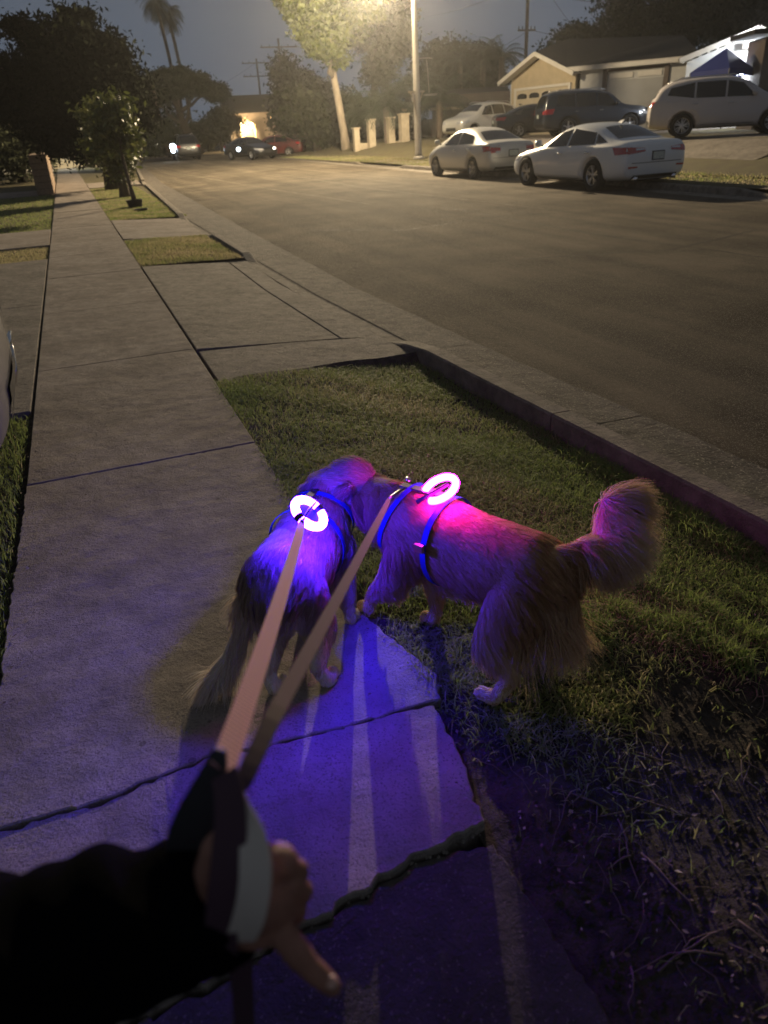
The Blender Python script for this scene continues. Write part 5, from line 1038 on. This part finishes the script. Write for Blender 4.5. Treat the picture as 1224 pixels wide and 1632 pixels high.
def dog(label, hips, withers, hr, wr_, hind, front, neck, head, muzzle, tail, furlen, m_skin, m_fur, tints, n, seed, tail_dirs, rump=.06, legf=1.0):
    t = empty('dog', label, 'dog', (0, 0, 0))
    H, Wt = V3(hips), V3(withers); ax = (Wt - H); ax.z = 0; ax.normalize(); left = V3((-ax.y, ax.x, 0)); back = -ax
    ch = []; bones = []
    def B(a, b, r0, r1, ln, d, tint, lift): bones.append((tuple(a), tuple(b), r0, r1, ln, d, tint, lift))
    m1 = H.lerp(Wt, .5) - V3((0, 0, .012)); rump_len = rump; rump = H + back * .035 - V3((0, 0, .01))
    ch.append([(*rump, hr * .86), (*H, hr), (*m1, (hr + wr_) / 2), (*Wt, wr_), (*(Wt + ax * .05 - V3((0, 0, .01))), wr_ * .85)])
    bd = back + V3((0, 0, -.35))
    B(rump - V3((0, 0, .05)), rump - back * .02, hr * .8, hr * .86, rump_len, back * .5 + V3((0, 0, -1)), (tints[1], tints[0]), .4); B(H, m1, hr, (hr + wr_) / 2, furlen, bd, tints[0], .28); B(m1, Wt, (hr + wr_) / 2, wr_, furlen, bd, tints[0], .28); B(Wt, Wt + ax * .05, wr_, wr_ * .85, furlen * 1.2, bd + V3((0, 0, -.5)), tints[0], .3)
    # legs
    for sd, fp in zip((1, -1), hind):
        P = V3(fp); hp = H + left * sd * hr * .55 - V3((0, 0, .03)); knee = (hp.lerp(P, .42)) + ax * .045; hock = hp.lerp(P, .72) + back * .035; pt = V3((P.x, P.y, .022)) ; toe = pt + ax * .045
        ch.append([(*hp, hr * .62), (*knee, .052), (*hock, .024), (*(pt + back * .01 + V3((0, 0, .02))), .021), (*pt, .024)]); ch.append([(*pt, .024), (*toe, .020)])
        for e in (-.5, .5): ch.append([(*(pt + ax * .02 + left * e * .02), .014), (*(toe + left * e * .026 + ax * .006 - V3((0, 0, .006))), .012)])
        B(hp, knee, hr * .62, .052, furlen * 1.5 * legf, back * .8 + V3((0, 0, -1)), (tints[0], tints[1]), .3); B(knee, hock, .052, .024, (furlen * 1.3 * legf, furlen * .5 * legf), back * .6 + V3((0, 0, -1)), tints[1], .3); B(hock, pt, .024, .022, furlen * .3, V3((0, 0, -1)), tints[2], .25); B(pt, toe, .024, .02, .012, ax, tints[2], .2)
    for sd, fp in zip((1, -1), front):
        P = V3(fp); sh = Wt + left * sd * wr_ * .55 - V3((0, 0, .05)); el = sh.lerp(V3((P.x, P.y, 0)), .45) + ax * .0; wrs = V3((P.x, P.y, .075)) ; pt = V3((P.x, P.y, P.z + .02)) + ax * .008; toe = pt + ax * .04
        ch.append([(*sh, wr_ * .58), (*el, .044), (*wrs, .022), (*pt, .023), (*toe, .019)])
        for e in (-.5, .5): ch.append([(*(pt + ax * .015 + left * e * .02), .013), (*(toe + left * e * .024 + ax * .006 - V3((0, 0, .005))), .011)])
        B(sh, el, wr_ * .58, .044, furlen * 1.0, V3((0, 0, -1)) + back * .4, (tints[0], tints[1]), .3); B(el, wrs, .044, .022, (furlen * .8, furlen * .3), V3((0, 0, -1)) + back * .5, tints[1], .3); B(wrs, toe, .022, .019, .012, V3((0, 0, -1)), tints[2], .2)
    # neck, head, muzzle
    N_, Hd, Mz = V3(neck[0]), V3(head[0]), V3(muzzle[0]); fwd = (Mz - Hd).normalized(); side = fwd.cross(V3((0, 0, 1))).normalized(); upv = side.cross(fwd)
    ch.append([(*(Wt + ax * .03), wr_ * .8), (*N_, neck[1]), (*Hd, head[1])])
    stop = Hd + fwd * head[1] * .75 - upv * head[1] * .18
    ch.append([(*Hd, head[1]), (*stop, head[1] * .62), (*Mz, muzzle[1]), ]); ch.append([(*(Hd + upv * head[1] * .18), head[1] * .92), (*(Hd + fwd * head[1] * .45 + upv * head[1] * .12), head[1] * .75)])
    B(Wt, N_, wr_ * .8, neck[1], furlen * 1.4, back * .6 + V3((0, 0, -.9)), tints[0], .4); B(N_, Hd, neck[1], head[1], furlen * .9, -fwd + V3((0, 0, -.6)), tints[3], .35); B(Hd, stop, head[1], head[1] * .62, .018, -fwd, tints[3], .2); B(stop, Mz, head[1] * .62, muzzle[1], .008, -fwd, tints[3], .15)
    # tail
    tp = [V3(p[:3]) for p in tail]; ch.append([tuple(p) for p in tail])
    for i in range(len(tail) - 1): B(tp[i], tp[i + 1], tail[i][3], tail[i + 1][3], tail_dirs[i][0], tail_dirs[i][1], tail_dirs[i][2], .13)
    # belly and chest
    ch.append([(*(m1 - V3((0, 0, hr * .35))), hr * .75), (*(Wt - V3((0, 0, wr_ * .55)) + ax * .02), wr_ * .8)])
    B(m1 - V3((0, 0, hr * .5)), Wt - V3((0, 0, wr_ * .7)), hr * .6, wr_ * .65, furlen * 1.3, back * .4 + V3((0, 0, -1)), tints[1], .3)
    body = blob('body', ch, .0075, 14, m_skin, t)
    for s in (-1, 1):                                    # ears, eyes
        e0 = Hd + side * s * head[1] * .98 + upv * head[1] * .42; b = MB(); pts = [e0, e0 + side * s * .018 - upv * .03 - fwd * .01, e0 + side * s * .022 - upv * .065, e0 + side * s * .012 - upv * .095 + fwd * .01]
        er = blob('ear', [[(*pts[0], .017), (*pts[1], .024), (*pts[2], .026), (*pts[3], .013)]], .005, 3, m_skin, t)
        B(pts[0], pts[1], .016, .020, .035, -upv - fwd * .2, tints[3], .3); fur(er, [(tuple(pts[0]), tuple(pts[3]), .018, .018, .03, tuple(-upv - fwd * .2), max(0, tints[3] - .25), .3)], 2600, m_fur, t, seed + 5)
        ep = Hd + fwd * head[1] * .80 + side * s * head[1] * .46 + upv * head[1] * .30
        MB().lathe([(.001, -.009), (.007, -.006), (.009, 0), (.007, .006), (.001, .009)], ep, (0, 0, 1), 10).build('eye', M['eye'], t)
    MB().lathe([(.001, -.012), (.011, -.007), (.014, 0), (.011, .007), (.001, .012)], Mz + fwd * muzzle[1] * .8 + upv * muzzle[1] * .4, fwd, 12).build('nose', M['nose'], t)
    fur(body, bones, n, m_fur, t, seed)
    tb_ = [q for q in bones[-len(tail) - 1:] if q[7] == .13]                  # extra plume on the tail
    tc = [tuple(p) for p in tail]; core = blob('tail', [tc[1:]], .005, 2, m_skin, t)
    fur(core, tb_, 10000, m_fur, t, seed + 11, rad=.0008, wav=.30)
    return t, ax, left

GH, GW = V3((.985, 1.50, .345)), V3((.80, 1.84, .375))
T0 = gr(925, 872, .45)
tl = [(*(GH + V3((.04, -.07, .07))), .035), (*gr(930, 872, .44), .022), (*gr(963, 862, .455), .017), (*gr(962, 825, .50), .015), (*gr(966, 800, .545), .013), (*gr(985, 790, .565), .010)]
rt = V3((.92, -.30, -.25))
gold, gax, gleft = dog('golden long-haired dog standing on the verge with a glowing pink ring on its back', GH, GW, .120, .122,
     [(.82, 1.385, 0), (1.04, 1.53, 0)], [(.655, 1.955, 0), (.83, 1.80, 0)], ((.745, 1.965, .40), .085), ((.715, 2.06, .405), .066), ((.655, 2.145, .34), .027), tl, .045, M['skin_gold'], M['fur_gold'], (.34, .66, .9, .4), 75000, 3,
     [(.06, (.5, -.5, -.7), .35), (.09, (.5, -.4, -.8), .6), ((.10, .12), (.7, -.3, -.75), .72), ((.12, .11), (.9, -.25, -.45), .75), ((.11, .08), (.92, -.2, -.28), .62)], rump=.15)
SH, SW = V3((.330, 1.800, .325)), V3((.505, 2.030, .345))
tl2 = [(*(SH + V3((-.05, -.06, .03))), .030), (*gr(395, 955, .27), .020), (*gr(385, 1000, .20), .017), (*gr(370, 1035, .14), .015), (*gr(350, 1065, .10), .012)]
sab, sax, sleft = dog('darker long-haired dog seen from behind on the sidewalk, blue ring glowing on its back', SH, SW, .118, .112,
     [(.245, 1.70, 0), (.40, 1.665, 0)], [(.47, 2.10, 0), (.565, 1.925, 0)], ((.59, 2.11, .40), .095), ((.665, 2.11, .435), .088), ((.765, 2.035, .345), .030), tl2, .042, M['skin_grey'], M['fur_grey'], (.42, .72, 1.0, .6), 70000, 9,
     [(.05, (-.4, -.5, -.7), .6), (.07, (-.4, -.4, -.8), .75), ((.08, .09), (-.35, -.3, -.8), .85), ((.09, .09), (-.6, -.1, -.6), .85)], rump=.04, legf=.45)

# ------------------------------------------------------------------ LED rings and harnesses
def cam_dir(x, y, z): return Vector(CAM_R @ np.array([x, y, z])).normalized()
def torus(b, c, u, v, R, r, a0=0, a1=2 * PI, n=40):
    w = u.cross(v).normalized(); pts = []
    closed = abs(a1 - a0 - 2 * PI) < .01; pts = [c + (u * math.cos(a0 + (a1 - a0) * k / n) + v * math.sin(a0 + (a1 - a0) * k / n)) * R for k in range(n + 1)]
    b.tube(pts, r, 10, cap=not closed); return b
def ring(label, c, maj, mino, R, r, m, gap=None):
    t = empty('light_ring', label, 'light', (0, 0, 0)); b = MB()
    a0, a1 = gap or (0, 2 * PI); torus(b, c, maj, mino, R, r, a0, a1); b.build('glow_tube', m, t)
    return t
vz = cam_dir(0, 0, 1)
cb = gr(493, 818, .548); db = (cb - EYE).normalized()
mj = cam_dir(.74, .67, 0); mj = (mj - db * mj.dot(db)).normalized(); mn = mj.cross(db).normalized(); mn = (mn * .56 + db * .83 * (1 if db.z < 0 else 1)).normalized()
r1_ = ring('glowing blue light ring strapped to the back of the darker dog', cb, mj, mn, .048, .0125, M['led_blue'])
tq = MB(); torus(tq, cb, mj, mn, .048, .0145, 1.1, 1.5, 8); torus(tq, cb, mj, mn, .048, .0145, 4.3, 4.6, 8); tq.build('mount_clip', M['strap_black'], r1_)
MB().add([cb + mj * .034 * math.cos(a) + mn * .034 * math.sin(a) + db * .006 for a in np.linspace(0, 2 * PI, 17)[:-1]], [tuple(range(16))]).build('clip_plate', M['strap'], r1_)
MB().tube([cb + mn * .05 + mj * -.0 + V3((0, 0, .012)), cb + V3((0, 0, .01)) - db * .012, cb - mn * .048 - db * .012, cb - mn * .07], [.004, .005, .005, .004], 6).build('clip', M['dark_metal'], r1_)
cp = gr(701, 779, .530); dp = (cp - EYE).normalized()
mj2 = cam_dir(.86, -.50, 0); mj2 = (mj2 - dp * mj2.dot(dp)).normalized(); mn2 = mj2.cross(dp).normalized(); mn2 = (mn2 * .55 + dp * .83).normalized()
r2_ = ring('glowing pink light ring, open on one side, on the golden dog', cp, mj2, mn2, .052, .0115, M['led_pink'], gap=(math.radians(-145), math.radians(140)))
MB().tube([cp - mj2 * .080 + V3((0, 0, .0)), cp - mj2 * .02 - dp * .016, cp + mj2 * .03 - dp * .016], [.007, .0065, .006], 6).build('handle_strap', M['strap_black'], r2_)
def band(b, c, ax, R, a0, a1, wd, n=18, dogo=None):
    bvt = None
    if dogo:
        q = bmesh.new(); q.from_mesh([k for k in dogo.children if k.name.startswith('body')][0].data); bvt = BVHTree.FromBMesh(q); q.free()
    ax = V3(ax).normalized(); u = V3((0, 0, 1)) - ax * ax.z; u.normalize(); w = ax.cross(u); vs = []; R_s = []
    for k in range(n + 1):
        a = a0 + (a1 - a0) * k / n; d = u * math.cos(a) + w * math.sin(a); R_ = R
        if bvt:
            h = bvt.ray_cast(c + d * .35, -d)[0]
            if h is not None: R_ = min(R * 1.25, (h - c).length + .014)
        R_s.append(R_)
    R_s = [sum(R_s[max(0, i - 2):i + 3]) / len(R_s[max(0, i - 2):i + 3]) for i in range(n + 1)]
    for k in range(n + 1):
        a = a0 + (a1 - a0) * k / n; d = u * math.cos(a) + w * math.sin(a); R = R_s[k]
        for s, e in ((-1, 0), (1, 0), (1, .002), (-1, .002)): vs.append(c + d * (R + e) * (1.0) + ax * s * wd / 2)
    fs = [(k * 4 + j, k * 4 + (j + 1) % 4, (k + 1) * 4 + (j + 1) % 4, (k + 1) * 4 + j) for k in range(n) for j in range(4)]
    b.add(vs, fs); return b
hn = empty('dog_harness', 'blue webbing harness round the chest of the golden dog', 'harness', (0, 0, 0))
bc = GH.lerp(GW, .72); band(MB(), bc, gax, .150, -PI, PI, .020, 36, gold).build('girth_strap', M['strap'], hn)
bc2 = GW + gax * .07 - V3((0, 0, .0)); band(MB(), bc2, gax + V3((0, 0, .35)), .126, -PI, PI, .016, 36, gold).build('neck_strap', M['strap'], hn)
MB().bar(bc + V3((0, 0, .142)), bc2 + V3((0, 0, .125)), .025, .006).build('back_strap', M['strap_black'], hn)
MB().lathe([(.001, -.002), (.011, -.002), (.011, .002), (.001, .002)], gr(651, 764, .50), (.3, -.4, .8), 10).build('tag', M['metal_tag'], hn)
MB().box(bc + gleft * .150 + V3((0, 0, .035)), (.03, .012, .024), rz=math.atan2(gax.y, gax.x)).build('buckle', M['metal_tag'], hn)
hn2 = empty('dog_harness', 'dark harness with blue webbing round the darker dog', 'harness', (0, 0, 0))
bs = SH.lerp(SW, .72); band(MB(), bs, sax, .143, -PI, PI, .020, 36, sab).build('girth_strap', M['strap'], hn2)
bs2 = SW + sax * .06; band(MB(), bs2, sax + V3((0, 0, .35)), .125, -PI, PI, .016, 36, sab).build('neck_strap', M['strap'], hn2)
MB().bar(bs + V3((0, 0, .138)), bs2 + V3((0, 0, .12)), .025, .006).build('back_strap', M['strap_black'], hn2)

# ------------------------------------------------------------------ leashes
def ribbon(pts, widths, ups, ridge=0, per=.004, th=.0016):
    P = []; 
    tot = sum((Vector(pts[i + 1]) - Vector(pts[i])).length for i in range(len(pts) - 1)); n = int(tot / per) if ridge else 60
    cum = [0]
    for i in range(len(pts) - 1): cum.append(cum[-1] + (Vector(pts[i + 1]) - Vector(pts[i])).length)
    xs = np.linspace(0, tot, n + 1); C3 = [np.interp(xs, cum, [p[k] for p in pts]) for k in range(3)]; Wd = np.interp(xs, cum, widths); U = [np.interp(xs, cum, [u[k] for u in ups]) for k in range(3)]
    for k in range(3): C3[k] = np.convolve(np.pad(C3[k], 4, mode='edge'), np.ones(9) / 9, 'valid') if n > 30 else C3[k]
    C = [Vector((C3[0][i], C3[1][i], C3[2][i])) for i in range(n + 1)]; vs = []
    for i in range(n + 1):
        t = (C[min(i + 1, n)] - C[max(i - 1, 0)]).normalized(); s = t.cross(Vector((U[0][i], U[1][i], U[2][i]))).normalized(); nn = s.cross(t); h = th / 2 + (ridge if i % 2 else 0)
        for a, e in ((-1, -h), (1, -h), (1, h), (-1, h)): vs.append(C[i] + s * a * Wd[i] / 2 + nn * e)
    fs = [(k * 4 + j, k * 4 + (j + 1) % 4, (k + 1) * 4 + (j + 1) % 4, (k + 1) * 4 + j) for k in range(n) for j in range(4)] + [(0, 1, 2, 3), (n * 4 + 3, n * 4 + 2, n * 4 + 1, n * 4)]
    return MB().add(vs, fs)
toc = -vz
hp_ = near(352, 1232, .615)
Lend = cb - mn * .05 - db * .012
t1 = empty('dog_leash', 'ribbed pink leash running from the hand to the blue-lit dog', 'leash', (0, 0, 0))
sagp = lambda a, c, t, s: Vector(a).lerp(Vector(c), t) - V3((0, 0, s * 4 * t * (1 - t)))
ribbon([sagp(hp_, Lend, k / 10, .012) for k in range(11)], [.024] * 9 + [.022, .014], [toc + V3((.18, 0, 0))] * 11, ridge=.0008, per=.0046).build('webbing', M['leash'], t1)
wb_ = [c for c in t1.children if c.name.startswith('webbing')][0]; wb_.data.materials.append(M['leash_rib'])
for i_, p_ in enumerate(wb_.data.polygons): p_.material_index = (i_ // 4) % 2
MB().tube([Lend + (hp_ - Lend).normalized() * .03, Lend + (hp_ - Lend).normalized() * .008, Lend], [.006, .0045, .006], 8).build('snap_hook', M['dark_metal'], t1)
hp2 = near(392, 1222, .60); Lend2 = gr(622, 792, .485)
t2 = empty('dog_leash', 'plain brownish leash running from the hand to the golden dog', 'leash', (0, 0, 0))
ribbon([near(366, 1300, .612), near(378, 1262, .604)] + [sagp(hp2, Lend2, k / 10, .004) for k in range(11)], [.012, .016] + [.017] * 8 + [.016, .014, .011], [toc] * 13).build('webbing', M['leash2'], t2)
MB().tube([Lend2 + (hp2 - Lend2).normalized() * .02, Lend2, gr(648, 775, .50)], [.005, .005, .004], 8).build('snap_hook', M['metal_tag'], t2)
# the ends wound round the hand
def pxs(L): return [near(*q) for q in L]
ribbon(pxs([(355, 1226, .612), (366, 1262, .60), (368, 1300, .592), (366, 1350, .585), (362, 1400, .582), (356, 1450, .588), (352, 1490, .60), (356, 1540, .63)]), [.024, .025, .026, .028, .029, .029, .027, .026], [toc] * 8).build('hand_loop', M['leash2'], t1)
ribbon(pxs([(372, 1255, .606), (388, 1290, .598), (402, 1330, .588), (408, 1375, .580), (406, 1420, .578), (398, 1460, .584), (386, 1492, .60), (372, 1510, .625)]), [.012, .014, .022, .026, .026, .026, .025, .024], [toc + V3((.1, 0, 0)), toc, toc, toc, toc, toc, toc - V3((0, 0, .4)), toc - V3((0, 0, 1))]).build('pale_loop', M['leash_pale'], t1, label='cream loop of the leash lying over the back of the hand')
ribbon(pxs([(352, 1190, .625), (340, 1235, .622), (322, 1285, .625), (305, 1330, .632), (296, 1370, .645)]), [.010, .024, .036, .040, .034], [toc] * 5, th=.006).build('padded_handle', M['strap_black'], t2)
ribbon(pxs([(384, 1480, .62), (384, 1540, .66), (388, 1600, .72), (392, 1680, .80), (396, 1760, .9)]), [.022] * 5, [toc + V3((.5, 0, 0))] * 5).build('loose_end', M['leash2'], t2)

# ------------------------------------------------------------------ hand and sleeve
ps = empty('person', 'left hand and black sleeve of a person holding both leashes', 'person', (0, 0, 0))
def c4(L): return [(*near(a, b, d), r) for a, b, d, r in L]
ch = [c4([(150, 1500, .66, .030), (270, 1465, .655, .028), (335, 1445, .645, .026), (385, 1435, .632, .031), (418, 1428, .625, .030)]),
      c4([(360, 1410, .635, .024), (410, 1385, .625, .024), (445, 1375, .622, .017)]), c4([(360, 1465, .640, .023), (410, 1470, .630, .022), (438, 1468, .625, .016)]),
      # thumb, lying along the strap on the near side
      c4([(350, 1420, .625, .018), (336, 1388, .605, .014), (342, 1352, .598, .0115), (362, 1326, .600, .0095)]),
      # extended first finger
      c4([(425, 1462, .628, .0135), (452, 1490, .620, .0118), (472, 1516, .618, .0126), (492, 1540, .620, .0102), (507, 1553, .623, .0104), (524, 1567, .628, .0088), (531, 1574, .630, .0076)]),
      # middle, ring and little finger curl away round the webbing
      c4([(446, 1442, .626, .0135), (470, 1452, .650, .0115), (455, 1470, .680, .0102), (424, 1462, .690, .0090)]),
      c4([(456, 1412, .624, .0130), (481, 1420, .650, .0110), (466, 1438, .680, .0098), (434, 1432, .690, .0085)]),
      c4([(452, 1382, .622, .0115), (476, 1386, .646, .0098), (464, 1402, .672, .0086), (438, 1400, .684, .0076)])]
blob('body', ch, .0022, 4, M['skin'], ps)
nq = near(528, 1565, .6185); MB().lathe([(.001, .0012), (.004, .0008), (.0055, 0), (.001, 0)], nq, near(528, 1565, .60) - near(528, 1565, .63), 12).build('finger_nail', M['nail'], ps)
ch = [c4([(338, 1432, .655, .056), (318, 1438, .655, .060), (250, 1462, .655, .064), (190, 1482, .65, .071), (110, 1515, .645, .078), (10, 1560, .64, .088), (-120, 1620, .64, .095), (-300, 1690, .68, .098), (-520, 1740, .76, .10)])]
sl = blob('sleeve', ch, .006, 5, M['sleeve'], ps)
for v in sl.data.vertices:
    p = v.co; d = .0045 * math.sin(p.x * 62 + 9 * math.sin(p.z * 17 + p.y * 9)) + .003 * math.sin(p.x * 120 + p.z * 46 + p.y * 31); v.co = p + v.normal * d

cb_ = near(352, 1436, .650); ca_ = (near(352, 1436, .650) - near(300, 1447, .655)).normalized()
MB().lathe([(.050, -.022), (.0575, -.018), (.060, -.008), (.0575, .002), (.059, .008), (.0565, .016), (.050, .018), (.036, .010)], cb_ - ca_ * .012, ca_, 40).build('cuff', M['sleeve'], ps)
# ------------------------------------------------------------------ haze
hz = MB().box((40, 190, 14.4), (640, 560, 32)).build('haze', None)
hm = bpy.data.materials.new('haze'); hm.use_nodes = True; n, l = hm.node_tree.nodes, hm.node_tree.links; n.remove(n['Principled BSDF'])
pv = n.new('ShaderNodeVolumePrincipled'); pv.inputs['Color'].default_value = (.9, .9, .9, 1); pv.inputs['Density'].default_value = HAZE_DENSITY; pv.inputs['Anisotropy'].default_value = .78
l.new(pv.outputs[0], n['Material Output'].inputs['Volume']); hz.data.materials.clear(); hz.data.materials.append(hm); tag(hz, 'thin night haze glowing round the street lamp', 'haze', kind='stuff'); hz.display_type = 'WIRE'
